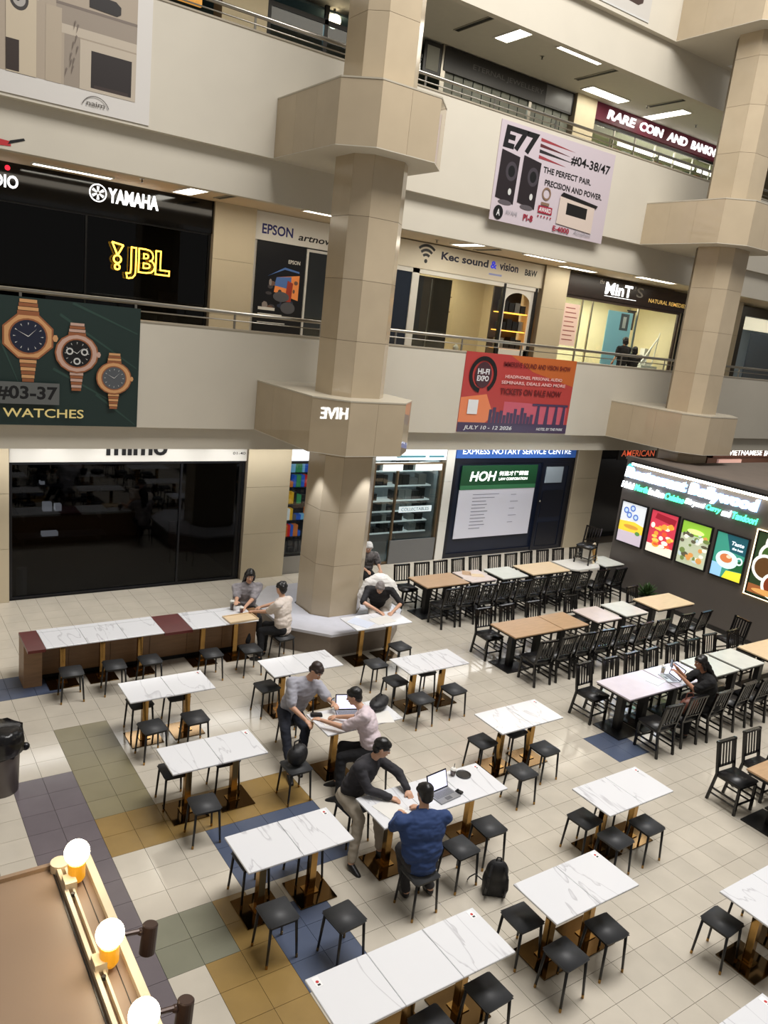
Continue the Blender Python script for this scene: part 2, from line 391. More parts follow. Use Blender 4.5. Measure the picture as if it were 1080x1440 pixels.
# pillars: chamfered square shaft clad in tiles, haunch at each gallery
def octo(cx, y0, hw, c, yb):
    return [(cx-hw, yb), (cx-hw, y0+c), (cx-hw+c, y0), (cx+hw-c, y0), (cx+hw, y0+c), (cx+hw, yb)]
def shaft_poly(cx, cy, a, c, g=0.0):
    a -= g
    return [(cx-a+c, cy-a), (cx+a-c, cy-a), (cx+a, cy-a+c), (cx+a, cy+a-c), (cx+a-c, cy+a), (cx-a+c, cy+a), (cx-a, cy+a-c), (cx-a, cy-a+c)]
m_haunch = mat('haunch_tile', (186, 170, 144), 0.015, noise=0.04, scale=2, rnd=0.04)
def pillar(cx):
    cy, a, c = 12.385, 0.555, 0.25
    o = struct('pillar', MB().prism(shaft_poly(cx, cy, a, c, 0.012), 0, 16), m_pilg, off=(cx, cy, 0), label='octagonal tiled pillar rising through the galleries')
    o.location = (cx, cy, 0)
    poly = shaft_poly(0, 0, a, c); z = 0.43; hs = 1.035
    segs = [(7, 0), (6, 7), (0, 1), (1, 2), (2, 3)]
    cache = {}
    zz = [0.0]+[0.43+1.035*k for k in range(16)]
    for k in range(len(zz)-1):
        z0, z1 = zz[k], zz[k+1]
        for sgi, (i, j) in enumerate(segs):
            key = (sgi, round(z1-z0, 3))
            if key not in cache:
                p = Vector(poly[i]+(0,)); q = Vector(poly[j]+(0,)); t = (q-p).normalized(); n = Vector((t.y, -t.x, 0))
                p = p+t*0.002; q = q-t*0.002; h = z1-z0
                vs = [p, q, q-n*0.02, p-n*0.02]; vs = vs+[v+Vector((0, 0, h-0.006)) for v in vs]
                cache[key] = MB().raw(vs, [(0, 3, 2, 1), (4, 5, 6, 7), (0, 1, 5, 4), (1, 2, 6, 5), (2, 3, 7, 6), (3, 0, 4, 7)]).obj('wall_panel', m_pil, o); w = cache[key]
            else:
                w = cache[key].copy(); COL.objects.link(w)
            w.location = (0, 0, z0+0.003)
    for zb, zt in ((3.65, 4.61), (8.65, 9.65), (13.38, 14.4)):
        hw, ch, y0 = 1.065, 0.48, 11.37
        h = struct('pillar_haunch', MB().prism(octo(0, y0+0.012, hw-0.012, ch, P+0.02), zb+0.012, zt-0.01), m_pilg, label='wide tiled block where the pillar meets the gallery')
        h.location = (cx, 0, 0)
        MB().prism(octo(0, y0-0.005, hw+0.005, ch, P), zt-0.01, zt+0.015).obj('coping', mat('haunch_coping', (186, 178, 160), 0.25), h)
        MB().prism(octo(0, y0, hw, ch, P), zb, zb+0.012).obj('soffit', m_par, h)
        pl = octo(0, y0, hw, ch, P)
        for i in range(5):
            p = Vector(pl[i]+(0,)); q = Vector(pl[i+1]+(0,)); L = (q-p).length; nseg = 3 if L > 2 else 2 if L > 1 else 1
            t = (q-p).normalized(); n = Vector((-t.y, t.x, 0))*-1
            n = Vector((t.y, -t.x, 0))
            for k in range(nseg):
                a0 = p+t*(L*k/nseg+0.002); b0 = p+t*(L*(k+1)/nseg-0.002)
                vs = [a0, b0, b0-n*0.011, a0-n*0.011]
                vs = [v+Vector((0, 0, zb+0.013)) for v in vs]+[v+Vector((0, 0, zt-0.012)) for v in vs]
                MB().raw(vs, [(0, 3, 2, 1), (4, 5, 6, 7), (0, 1, 5, 4), (1, 2, 6, 5), (2, 3, 7, 6), (3, 0, 4, 7)]).obj('wall_panel', m_haunch, h)
pillar(7.725); pillar(18.18)
# plinth bench round the near pillar
bt = thing('pillar_bench', 'grey octagonal stone bench built around the foot of the near pillar', 'bench', (7.725, 12.4, 0))
def ring_oct(mb, a, c, b, d, z0, z1, m=None):
    o1 = shaft_poly(0, 0, a, c); o2 = shaft_poly(0, 0, b, d)
    vs = [(x, y, z) for z in (z0, z1) for x, y in o1]+[(x, y, z) for z in (z0, z1) for x, y in o2]
    fs = []
    for i in range(8):
        j = (i+1) % 8
        fs += [(i, j, 8+j, 8+i), (8+i, 8+j, 24+j, 24+i), (16+j, 16+i, 24+i, 24+j), (j, i, 16+i, 16+j)]
    mb.raw(vs, fs, m); return mb
ring_oct(MB(), 1.28, 0.62, 0.575, 0.26, 0.0, 0.40).obj('body', mat('taupe_stone', (128, 116, 104), 0.4, noise=0.08), bt)
ring_oct(MB(), 1.33, 0.65, 0.575, 0.26, 0.40, 0.45).obj('top_slab', mat('grey_stone_top', (190, 190, 196), 0.25, noise=0.05), bt)

# railings: handrail, lower bar, posts
def railing(z, zr, label, step=1.86, x0=2.42):
    t = thing('railing', label, 'railing', (0, P+0.08, z))
    MB().cyl((XL, 0, zr-z), (XR, 0, zr-z), 0.035, n=8).obj('handrail', m_steel, t, smooth=True)
    MB().cyl((XL, 0, zr-z-0.14), (XR, 0, zr-z-0.14), 0.013, n=6).obj('lower_bar', m_steel, t, smooth=True)
    p0 = None; x = x0-step*3
    while x < XR:
        if p0 is None: p0 = MB().box(-0.02, -0.008, 0, 0.02, 0.008, zr-z-0.02).obj('post', m_steel, t); q = p0
        else: q = p0.copy(); COL.objects.link(q)
        q.location = (x, 0, 0); x += step
railing(5.55, 5.84, 'brushed steel railing on top of the lower gallery wall')
railing(10.63, 10.88, 'brushed steel railing on top of the upper gallery wall', x0=2.45)

# ceiling lights and vents
def ceil_light(x0, y0, x1, y1, z, label, g):
    t = thing('ceiling_light', label, 'ceiling light', ((x0+x1)/2, (y0+y1)/2, z), group=g)
    a, b = (x1-x0)/2, (y1-y0)/2
    fr = MB(); w = 0.03
    fr.box(-a-w, -b-w, -0.03, a+w, -b, 0).box(-a-w, b, -0.03, a+w, b+w, 0).box(-a-w, -b, -0.03, -a, b, 0).box(a, -b, -0.03, a+w, b, 0)
    fr.obj('frame', m_white, t)
    MB().box(-a, -b, -0.02, a, b, -0.005).obj('diffuser', m_tube, t)
Z3, Z2 = 13.0, 8.2
g3, g2 = 'ceiling lights of the upper gallery', 'ceiling lights of the lower gallery'
ceil_light(13.46, 15.38, 13.86, 16.55, Z3, 'bright ceiling panel set crosswise, leftmost in the upper gallery', g3)
ceil_light(14.83, 15.38, 16.33, 15.8, Z3, 'bright ceiling panel set lengthwise, second from the left in the upper gallery', g3)
ceil_light(17.62, 17.08, 19.19, 17.5, Z3, 'bright ceiling panel just above the start of the maroon coin shop sign', g3)
ceil_light(20.68, 16.33, 21.1, 17.76, Z3, 'bright ceiling panel set crosswise over the maroon coin shop sign', g3)
ceil_light(24.3, 15.4, 25.8, 15.8, Z3, 'ceiling panel of the upper gallery beyond the far pillar', g3)
ceil_light(3.18, 17.2, 4.65, 17.42, Z2, 'long bright ceiling strip above the black piano and audio shop fascia', g2)
ceil_light(5.98, 16.4, 6.36, 17.5, Z2, 'short bright ceiling panel at the right end of the black audio shop', g2)
ceil_light(8.6, 16.3, 9.9, 16.5, Z2, 'thin ceiling strip over the projector shop beside the pillar', g2)
ceil_light(13.5, 16.3, 13.86, 17.3, Z2, 'bright ceiling panel above the black wireless symbol', g2)
ceil_light(15.39, 16.3, 16.9, 16.5, Z2, 'ceiling strip above the blue and black shop lettering', g2)
ceil_light(17.8, 17.2, 19.2, 17.5, Z2, 'bright ceiling strip above the pier left of the brown fascia', g2)
ceil_light(20.2, 16.3, 21.9, 16.6, Z2, 'bright ceiling strip above the brown fascia', g2)
ceil_light(29.2, 16.6, 30.6, 16.9, Z2, 'ceiling strip in the gap right of the far pillar', g2)
def vent(x, y0, y1, z, label):
    t = thing('ceiling_vent', label, 'vent', (x, (y0+y1)/2, z)); h = (y1-y0)/2
    MB().box(-0.07, -h, -0.012, 0.07, h, 0).obj('backing', m_dark, t)
    MB().box(-0.085, -h, -0.02, -0.06, h, 0).obj('edge', mat('vent_edge', (150, 145, 130), 0.5), t)
    MB().box(0.06, -h, -0.02, 0.085, h, 0).obj('edge', MATS['vent_edge'], t)
vent(12.6, 15.63, 17.0, Z3, 'narrow dark slot vent left of the upper gallery lights')
vent(16.95, 15.7, 17.1, Z3, 'narrow dark slot vent between the two lengthwise upper lights')
vent(19.97, 15.8, 17.0, Z3, 'narrow dark slot vent beside the panel over the coin shop')
vent(6.9, 16.3, 17.3, Z2, 'narrow dark slot vent on the warm ceiling near the projector shop')
vent(14.6, 16.6, 17.6, Z2, 'narrow dark slot vent above the wireless symbol shop')
for (x, y, z, l) in ((15.11, 16.57, Z3, 'small sprinkler head between the upper ceiling panels'), (19.9, 17.0, Z3, 'small sprinkler head left of the crosswise upper panel'),
                     (22.3, 17.0, Z3, 'small sprinkler head near the far pillar'), (5.06, 16.62, Z2, 'small sprinkler head over the audio shop'), (12.89, 17.13, Z2, 'small sprinkler head left of the wireless symbol')):
    t = thing('sprinkler', l, 'sprinkler', (x, y, z))
    MB().lathe([(0.05, -0.01), (0.05, 0)], n=10).obj('rosette', m_steel, t)
    MB().lathe([(0.03, -0.07), (0.012, -0.06), (0.012, -0.01)], n=8).obj('head', m_black, t)
# ============================================================ SHOPS, GROUND FLOOR
def room(name, x0, x1, y0, depth, z0, z1, wallm, floorm=None, ceilm=None, label=None):
    mb = MB(); y1 = y0+depth
    mb.box(x0, y1, z0, x1, y1+0.05, z1, wallm)
    mb.box(x0-0.0, y0+0.05, z0, x0+0.04, y1, z1, wallm); mb.box(x1-0.04, y0+0.05, z0, x1, y1, z1, wallm)
    mb.box(x0+0.04, y0+0.05, z1-0.05, x1-0.04, y1, z1, ceilm or wallm); mb.box(x0+0.04, y0+0.05, z0, x1-0.04, y1, z0+0.012, floorm or wallm)
    return struct(name, mb, None, label)
def frame_rect(mb, x0, z0, x1, z1, y, w, d, m=None):
    mb.box(x0, y, z0, x0+w, y+d, z1, m); mb.box(x1-w, y, z0, x1, y+d, z1, m); mb.box(x0+w, y, z1-w, x1-w, y+d, z1, m); mb.box(x0+w, y, z0, x1-w, y+d, z0+w, m)
def shopfront(name, x0, x1, z0, z1, y, mullions, mframe, mgl, label, w=0.05):
    t = struct(name, (lambda mb: (frame_rect(mb, x0, z0, x1, z1, y, w, 0.08), mb)[1])(MB()), mframe, label)
    xs = [x0+w]+list(mullions)+[x1-w]
    for a, b in zip(xs, xs[1:]):
        MB().box(a+(0.02 if a != xs[0] else 0), y+0.03, z0+w, b-(0.02 if b != xs[-1] else 0), y+0.04, z1-w).obj('pane', mgl, t)
    for a in mullions: MB().box(a-0.02, y, z0+w, a+0.02, y+0.08, z1-w).obj('mullion', mframe, t)
    return t
# mimo: dark glass front
room('wall_shop_dark', 2.44, 7.2, WG+0.1, 3.6, 0, 3.2, mat('dark_room', (30, 30, 32), 0.8), mat('dark_room_floor', (58, 54, 50), 0.5))
shopfront('window_1', 2.46, 7.18, 0, 2.72, WG, [5.76], mat('black_frame', (16, 18, 24), 0.35), m_dglass, 'wide dark glass shopfront of a closed shop')
struct('trim_1', MB().box(7.06, WG+0.02, 0.05, 7.17, WG+0.12, 2.7), m_black)
t = thing('shop_sign', 'white spotlit fascia with black lowercase letters over the closed dark shop', 'sign', (4.83, WG, 2.97))
wpart('board', MB().box(2.46, WG-0.02, 2.72, 7.2, WG+0.1, 3.215), m_white, t)
cv = Canvas((0, WG-0.02, 0)); cv.text('mimo', 4.2, 2.85, 1.22, 0.34, m_letter, 0.025, extr=0.02); cv.text('01-40', 6.87, 2.86, 0.29, 0.06, m_letter)
cv.obj('letters', t)
def box_thing(name, label, cat, x0, y0, z0, x1, y1, z1, m, group=None):
    o = MB().box(x0, y0, z0, x1, y1, z1).obj(name, m, off=((x0+x1)/2, (y0+y1)/2, z0)); o.location = ((x0+x1)/2, (y0+y1)/2, z0)
    return tag(o, label, cat, group)
for k, (x0, x1, z) in enumerate(((2.7, 4.4, 2.15), (2.7, 4.4, 1.6), (2.7, 4.4, 1.08), (3.5, 5.4, 2.1))):
    t = thing('wall_shelf', ['upper', 'middle', 'lower', 'right-hand'][k]+' dim shelf inside the closed dark shop', 'shelf', ((x0+x1)/2, WG+0.7, z))
    wpart('board', MB().box(x0, WG+0.5, z-0.03, x1, WG+0.9, z), mat('shelf_grey', (92, 92, 92), 0.5), t)
    wpart('bracket', MB().box(x0+0.1, WG+0.55, z-0.2, x0+0.13, WG+0.85, z-0.03), MATS['shelf_grey'], t)
    wpart('bracket', MB().box(x1-0.13, WG+0.55, z-0.2, x1-0.1, WG+0.85, z-0.03), MATS['shelf_grey'], t)
for k, (x, z, w, h, l) in enumerate(((3.25, 1.6, 0.16, 0.17, 'small white boxed item on the middle shelf behind dark glass'), (3.45, 1.6, 0.12, 0.13, 'smaller white item beside the boxed one behind dark glass'),
                      (3.3, 1.08, 0.3, 0.08, 'flat pale item on the lower shelf behind dark glass'), (3.15, 2.15, 0.08, 0.06, 'tiny bright item on the upper shelf behind dark glass'))):
    box_thing('shelf_box', l, 'box', x-w/2, WG+0.55, z, x+w/2, WG+0.7, z+h, m_whiteglow)  # plain items, no lamps: their brightness is put into the glowing material
for k in range(9):
    x = 2.75+k*0.19
    box_thing('shelf_jar', ORD[k]+' dark jar from the left on the upper shelf of the closed shop', 'jar', x, WG+0.6, 2.15, x+0.1, WG+0.7, 2.33, mat('dim_grey', (70, 70, 70), 0.5), 'dark jars on the upper shelf')
t = thing('stool', 'dim reddish chair inside the closed dark shop', 'chair', (6.3, WG+1.2, 0))
mb = MB(); mb.box(-0.25, -0.25, 0.4, 0.25, 0.25, 0.5); mb.obj('seat', mat('dim_red', (110, 50, 45), 0.6), t)
MB().box(-0.25, 0.2, 0.5, 0.25, 0.26, 1.0).obj('backrest', MATS['dim_red'], t)
for sx in (-1, 1):
    for sy in (-1, 1): MB().cyl((sx*0.2, sy*0.2, 0), (sx*0.2, sy*0.2, 0.4), 0.02).obj('leg', m_black, t)
o = MB().cyl((0, 0, 0), (0, 0, 0.55), 0.1, n=16).obj('waste_bin', mat('pale_bin', (170, 172, 165), 0.5)); o.location = (2.72, WG+0.25, 0.0)
tag(o, 'pale cylindrical bin at the left corner inside the dark glass shop', 'bin')
# toy display left of the pillar
room('wall_shop_display', 8.25, 10.6, WG+0.12, 0.6, 0.40, 2.9, mat('display_back', (40, 44, 60), 0.7))
struct('wall_panel_low', MB().box(8.25, WG-0.02, 0, 10.6, WG+0.5, 0.42), mat('stone_low', (150, 146, 138), 0.5))
shopfront('window_2', 8.27, 10.6, 0.42, 2.68, WG, [9.4], m_black, m_glass, 'narrow display window full of bright packs behind the pillar', 0.04)
t = thing('shop_sign', 'small white lit sign box above the display window left of the pillar', 'sign', (9.4, WG, 2.7))
wpart('board', MB().box(8.27, WG-0.05, 2.72, 12.78, WG+0.1, 3.21), mat('white_box_glow', (235, 240, 245), 0.4, emit=0.9), t)
cv = Canvas((0, WG-0.05, 0)); cv.rect(11.2, 2.78, 12.1, 2.84, mat('sign_teal', (90, 150, 165), 0.5)); cv.rect(12.2, 2.78, 12.7, 2.84, MATS['sign_teal']); cv.obj('print', t)
PC = [(40, 90, 190), (200, 40, 40), (235, 235, 235), (220, 170, 40), (30, 30, 34), (60, 140, 90), (200, 110, 50), (120, 180, 220), (90, 90, 96)]
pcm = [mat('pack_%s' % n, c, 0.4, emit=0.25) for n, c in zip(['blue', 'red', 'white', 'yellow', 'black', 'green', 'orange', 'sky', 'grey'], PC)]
k = 0
for r, z in enumerate((0.45, 0.85, 1.25, 1.65, 2.05, 2.4)):
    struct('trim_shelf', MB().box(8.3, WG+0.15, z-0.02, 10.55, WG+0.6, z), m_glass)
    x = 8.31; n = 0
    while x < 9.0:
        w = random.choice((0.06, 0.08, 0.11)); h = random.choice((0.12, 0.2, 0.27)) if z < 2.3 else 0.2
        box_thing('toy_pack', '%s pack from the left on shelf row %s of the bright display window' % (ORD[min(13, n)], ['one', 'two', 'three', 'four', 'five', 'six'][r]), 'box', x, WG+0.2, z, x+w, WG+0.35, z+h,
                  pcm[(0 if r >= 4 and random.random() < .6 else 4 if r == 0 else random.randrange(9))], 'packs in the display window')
        x += w+0.015; n += 1
# hobby shop right of the pillar: lit shelves of stock
room('wall_shop_hobby', 10.62, 12.78, WG+0.12, 1.6, 0.0, 2.9, mat('hobby_wall', (120, 128, 130), 0.7))
area_light('shop_light', (11.7, WG+0.5, 2.8), 1.8, 0.3, 22, (0.9, 1, 1))
shopfront('window_3', 10.62, 12.78, 0.0, 2.64, WG, [11.35], mat('bronze_frame', (120, 100, 76), 0.4, 0.4), m_glass, 'glass shopfront with shelves of stock right of the pillar', 0.05)
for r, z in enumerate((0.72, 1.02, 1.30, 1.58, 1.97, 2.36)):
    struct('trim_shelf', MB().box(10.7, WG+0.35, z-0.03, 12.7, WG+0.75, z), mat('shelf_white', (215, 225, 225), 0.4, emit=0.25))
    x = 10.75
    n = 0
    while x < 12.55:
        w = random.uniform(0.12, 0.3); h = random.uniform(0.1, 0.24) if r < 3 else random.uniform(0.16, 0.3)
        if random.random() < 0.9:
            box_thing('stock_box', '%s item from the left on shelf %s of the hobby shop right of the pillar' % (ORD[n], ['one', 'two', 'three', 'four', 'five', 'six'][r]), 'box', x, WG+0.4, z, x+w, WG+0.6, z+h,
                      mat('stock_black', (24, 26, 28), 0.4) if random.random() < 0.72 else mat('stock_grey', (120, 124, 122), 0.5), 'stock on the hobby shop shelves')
            n += 1
        x += w+0.02
t = thing('window_sticker', 'pale strip sticker with grey lettering across the hobby shop glass', 'sticker', (12.1, WG, 1.42))
cv = Canvas((0, WG+0.02, 0)); cv.rect(11.5, 1.34, 12.55, 1.5, mat('sticker_pale', (215, 230, 235), 0.5, emit=0.4)); cv.text('COLLECTABLES', 11.58, 1.38, 0.88, 0.08, m_letter, 0); cv.obj('print', t)
for k, (a, b) in enumerate(((10.9, 11.35), (11.9, 12.6))):
    t = thing('shop_label', ['left', 'right'][k]+' white lit header label at the top of the hobby shop window', 'sign', ((a+b)/2, WG, 2.45))
    cv = Canvas((0, WG+0.0, 0)); cv.slab(a-0.05, 2.44, b+0.1, 2.6, m_whiteglow, 0.02); cv.obj('board', t)
o = box_thing('counter_panel', 'low grey panel at the foot of the hobby shop window', 'panel', 11.3, WG-0.05, 0.0, 12.75, WG-0.01, 0.62, mat('grey_panel', (112, 112, 112), 0.5))
# law office: navy front with green header and white notice
t = struct('wall_navy_front', MB().box(13.07, WG, 0, 17.66, WG+0.15, 3.21), m_navy, 'navy timber front of the law office')
frame = MB(); frame_rect(frame, 13.07, 0.0, 17.66, 2.74, WG-0.04, 0.12, 0.05); frame.obj('frame', mat('navy_dark', (16, 20, 34), 0.3), t)
d = struct('door_1', MB().box(16.33, WG-0.05, 0.02, 17.5, WG-0.003, 2.62), m_navy, 'navy panelled door with a small window')
mb = MB(); frame_rect(mb, 16.33, 0.02, 17.5, 2.62, WG-0.07, 0.1, 0.02); mb.obj('moulding', MATS['navy_dark'], d)
MB().box(16.5, WG-0.08, 2.03, 17.18, WG-0.055, 2.5).obj('pane', mat('door_glass', (150, 162, 172), 0.08, emit=0.1), d)
for a, b in ((0.15, 0.85), (1.0, 1.8)): MB().box(16.5, WG-0.062, a, 17.35, WG-0.05, b).obj('panel', MATS['navy_dark'], d)
MB().sph((16.4, WG-0.1, 1.5), 0.03).obj('door_knob', m_steel, d)
t = thing('shop_sign', 'blue lit strip sign with white lettering above the navy law office front', 'sign', (15.3, WG, 2.8))
wpart('board', MB().box(13.1, WG-0.06, 2.76, 17.62, WG-0.002, 3.2), mat('blue_sign', (48, 88, 160), 0.4, emit=0.35), t)
cv = Canvas((0, WG-0.06, 0)); cv.text('EXPRESS NOTARY SERVICE CENTRE', 13.3, 2.87, 4.1, 0.15, mat('blue_white_letters', (225, 235, 255), 0.5, emit=1.0), 0.012); cv.obj('letters', t)
t = thing('notice_header', 'dark green header sign with white lettering over the white notice board', 'sign', (14.75, WG, 1.92))
cv = Canvas((0, WG-0.035, 0)); m_green = mat('sign_green', (24, 78, 46), 0.45)
cv.slab(13.36, 1.9, 16.14, 2.56, m_green, 0.03, 0); cv.l = 0.032
cv.rect(13.36, 1.9, 16.14, 2.02, mat('sign_green_light', (60, 125, 85), 0.45)); 
cv.text('HOH', 13.66, 2.13, 0.93, 0.27, m_wlet, 0.02, shear=0.15); cv.text('何進才律師館', 14.69, 2.27, 1.1, 0.13, m_wlet, 0.005); cv.text('LAW CORPORATION', 14.7, 2.14, 1.08, 0.075, m_wlet, 0.01); cv.obj('board', t)
t = thing('notice_board', 'large white notice board with faint printed lines on the navy front', 'notice board', (14.75, WG, 0.54))
cv = Canvas((0, WG-0.038, 0)); cv.slab(13.36, 0.54, 16.14, 1.9, mat('notice_white', (205, 205, 216), 0.4, emit=0.12), 0.02); cv.l = 0.022
for k in range(11):
    y = 1.75-k*0.095; cv.rect(13.85, y, 13.85+[0.95, 0.8, 0.5, 0.55, 0.5, 0.6, 0.5, 0.55, 0.5, 0.55, 0.4][k], y+0.018, mat('print_grey', (140, 140, 155), 0.6))
for k in range(5): cv.rect(15.25, 1.72-k*0.2, 15.45+0.1*(k % 2), 1.735-k*0.2, MATS['print_grey'])
cv.obj('board', t)
# dark recess between law office and food stall
struct('wall_recess', MB().box(18.68, WG+0.6, 0, 34, WG+0.75, 3.21), mat('recess_dark', (34, 32, 32), 0.6))
struct('window_4', MB().box(18.8, WG+0.5, 0.1, 23.5, WG+0.52, 2.6), mat('recess_glass', (22, 24, 27), 0.15), 'dark glass of the unlit shop beside the pier')
t = thing('shop_sign', 'small dim orange-red lettered sign high in the dark corner', 'sign', (20.6, WG+0.4, 2.75))
wpart('board', MB().box(19.6, WG+0.0, 2.66, 22.4, WG+0.05, 3.2), mat('dark_board', (30, 26, 24), 0.5), t)
cv = Canvas((0, WG, 0)); cv.text('AMERICAN', 19.75, 2.78, 1.6, 0.2, mat('orange_letters', (215, 95, 60), 0.5, emit=0.55), 0.01); cv.obj('letters', t)
t = thing('shop_sign', 'white glowing capital letters on a dark board at the right edge behind the stall', 'sign', (27, WG+0.3, 2.7))
wpart('board', MB().box(24.6, WG+0.0, 2.72, 31, WG+0.05, 3.2), mat('red_brown', (96, 58, 44), 0.6), t)
cv = Canvas((0, WG, 0)); cv.text('VIETNAMESE', 25.5, 2.8, 2.1, 0.2, m_wlet, 0.02); cv.obj('letters', t); cv = Canvas((0, WG, 0)); cv.text('BANH MI', 27.75, 2.78, 1.2, 0.26, m_wlet, 0.02); cv.obj('letters', t)
t = thing('menu_poster', 'pinkish menu poster on the red-brown counter behind the stall roof', 'poster', (25.8, WG+0.2, 2.3))
wpart('board', MB().box(24.95, WG-0.02, 2.25, 26.35, WG+0.05, 2.66), mat('pink_poster', (222, 180, 172), 0.5, emit=0.2), t)
struct('wall_redbrown', MB().box(24.4, WG+0.06, 0, 34, WG+0.5, 2.7), mat('red_brown_wall', (100, 66, 52), 0.6, noise=0.1))
area_light('shop_light', (26.5, 14.8, 3.1), 4, 0.4, 25, (1, 0.85, 0.7))

# ============================================================ FOOD STALL (right)
SX = 16.2
m_taupe = mat('stall_taupe', (88, 82, 78), 0.55, noise=0.04, scale=2)
struct('wall_stall', MB().box(SX, 1.5, 0, SX+0.12, 12.5, 3.3).box(SX+0.12, 12.4, 0, 17.4, 12.5, 3.3), m_taupe, 'plain taupe side wall of the food stall')
struct('baseboard_stall', MB().box(SX-0.015, 1.5, 0, SX, 12.5, 0.1), m_black)
struct('ceiling_stall', MB().box(SX, 1.5, 3.3, 17.55, 12.5, 3.36).box(17.55, 1.5, 3.3, 23, 11.8, 3.36), mat('stall_roof', (112, 101, 92), 0.6, noise=0.08, scale=2), 'taupe roof of the food stall seen from above')
struct('trim_roof', MB().box(SX-0.05, 1.5, 3.34, SX+0.15, 12.52, 3.42), m_taupe)
t = thing('light_bar', 'long warm white light bar along the top edge of the food stall wall', 'light', (SX, 10, 3.27))
wpart('housing', MB().box(SX-0.14, 1.6, 3.3, SX, 12.3, 3.34), m_black, t)
wpart('tube', MB().box(SX-0.13, 1.62, 3.24, SX-0.07, 12.25, 3.3), mat('bar_glow', (255, 244, 218), 0.5, emit=9.0), t)
def sx_canvas(): return Canvas((SX, 0, 0), (0, -1, 0), (0, 0, 1))
m_neonw = mat('neon_white', (232, 244, 255), 0.5, emit=5.0); m_neong = mat('neon_green', (70, 235, 160), 0.5, emit=2.6); m_halo = mat('halo_blue', (120, 175, 255), 0.5, emit=2.6)
t = thing('neon_sign', 'white neon script lettering with blue halo on the food stall wall', 'neon sign', (SX-0.05, 10.6, 2.9))
cv = sx_canvas(); cv.text('Restaurant Bollywood', -12.45, 2.83, 3.55, 0.34, m_neonw, 0.02, extr=0.04, shear=0.1, l=0.03); cv.obj('letters', t)
cv = sx_canvas(); cv.text('Restaurant Bollywood', -12.43, 2.82, 3.55, 0.36, m_halo, 0.05, l=0.006, shear=0.1); cv.obj('halo_letters', t, 'blue halo built as glowing letters')  # neon halo put in as a glowing copy behind the letters
cv = sx_canvas(); cv.ell(-12.35, 3.13, 0.09, 0.12, mat('neon_teal', (60, 215, 200), 0.5, emit=1.8), 10, l=0.04); cv.obj('emblem', t, 'small teal emblem')
t = thing('neon_sign', 'second neon line of green and white script below the white one on the stall wall', 'neon sign', (SX-0.05, 10.6, 2.6))
cv = sx_canvas(); x = -12.5
for s_, m_ in (('Halal', m_neonw), ('North', m_neong), ('Indian', m_neonw), ('Cuisine', m_neong), ('Biryani', m_neonw), ('Curry', m_neong), ('and', m_neonw), ('Tandoori', m_neong)):
    w = 0.0745*len(s_); cv.text(s_, x, 2.63, w, 0.16, m_, 0.02, extr=0.03, shear=0.2, l=0.03); x += w+0.035
cv.obj('letters', t)
def C(n, rgb, e=0.0): return mat('print_'+n, rgb, 0.45, emit=e)
def poster(y0, z0, w, h, draw, label, k):
    t = thing('light_poster', label, 'poster', (SX, -(y0+w/2), z0))
    cv = sx_canvas(); f = 0.03
    cv.slab(y0-f, z0-f, y0+w+f, z0, m_black, 0.05); cv.slab(y0-f, z0+h, y0+w+f, z0+h+f, m_black, 0.05)
    cv.slab(y0-f, z0, y0, z0+h, m_black, 0.05); cv.slab(y0+w, z0, y0+w+f, z0+h, m_black, 0.05); cv.obj('frame', t)
    cv = sx_canvas(); cv.slab(y0, z0, y0+w, z0+h, C('base%d' % k, draw['bg'], draw.get('e', 0.55)), 0.03); cv.l = 0.031
    draw['f'](cv, y0, z0, w, h); cv.obj('print', t)
E_ = 0.6
def d1(cv, x, z, w, h):
    cv.rect(x, z, x+w, z+h*0.3, C('mauve', (196, 184, 196), E_)); cv.poly([(x, z+h*.28), (x+w, z+h*.3), (x+w, z+h*.5), (x+w*.6, z+h*.56), (x, z+h*.52)], C('yellow', (236, 204, 62), E_))
    for a, b in ((.2, .8), (.45, .88), (.35, .7), (.62, .68)): cv.ell(x+w*a, z+h*b, w*.11, w*.11, C('plateblue', (90, 120, 190), E_)); cv.ell(x+w*a, z+h*b, w*.06, w*.06, C('sky', (190, 214, 240), E_))
    cv.ell(x+w*.5, z+h*.42, w*.3, h*.05, C('food1', (205, 150, 60), E_)); cv.ell(x+w*.8, z+h*.3, w*.1, h*.05, C('leaf', (90, 140, 70), E_))
def d2(cv, x, z, w, h):
    cv.poly([(x+w*.15, z+h*.82), (x+w*.9, z+h*.75), (x+w*.95, z+h*.9), (x+w*.2, z+h*.95)], C('darkred', (150, 24, 44), E_))
    cv.rect(x, z, x+w, z+h*.2, C('cream', (240, 232, 214), E_))
    random.seed(3)
    for k in range(26): cv.ell(x+w*random.uniform(.1, .9), z+h*random.uniform(.18, .72), w*random.uniform(.05, .14), h*random.uniform(.03, .07), C('o%d' % (k % 4), [(240, 160, 60), (230, 90, 50), (245, 200, 90), (250, 235, 225)][k % 4], E_), 10)
def d3(cv, x, z, w, h):
    cv.rect(x, z+h*.7, x+w, z+h, C('lime', (140, 190, 60), E_)); random.seed(5)
    for k in range(34): cv.ell(x+w*random.uniform(.08, .92), z+h*random.uniform(.08, .75), w*random.uniform(.05, .13), h*random.uniform(.03, .07), C('g%d' % (k % 5), [(235, 232, 220), (110, 130, 70), (90, 86, 66), (210, 150, 80), (190, 205, 210)][k % 5], E_), 10)
    cv.ell(x+w*.5, z+h*.8, w*.3, h*.06, C('pale', (220, 235, 150), E_))
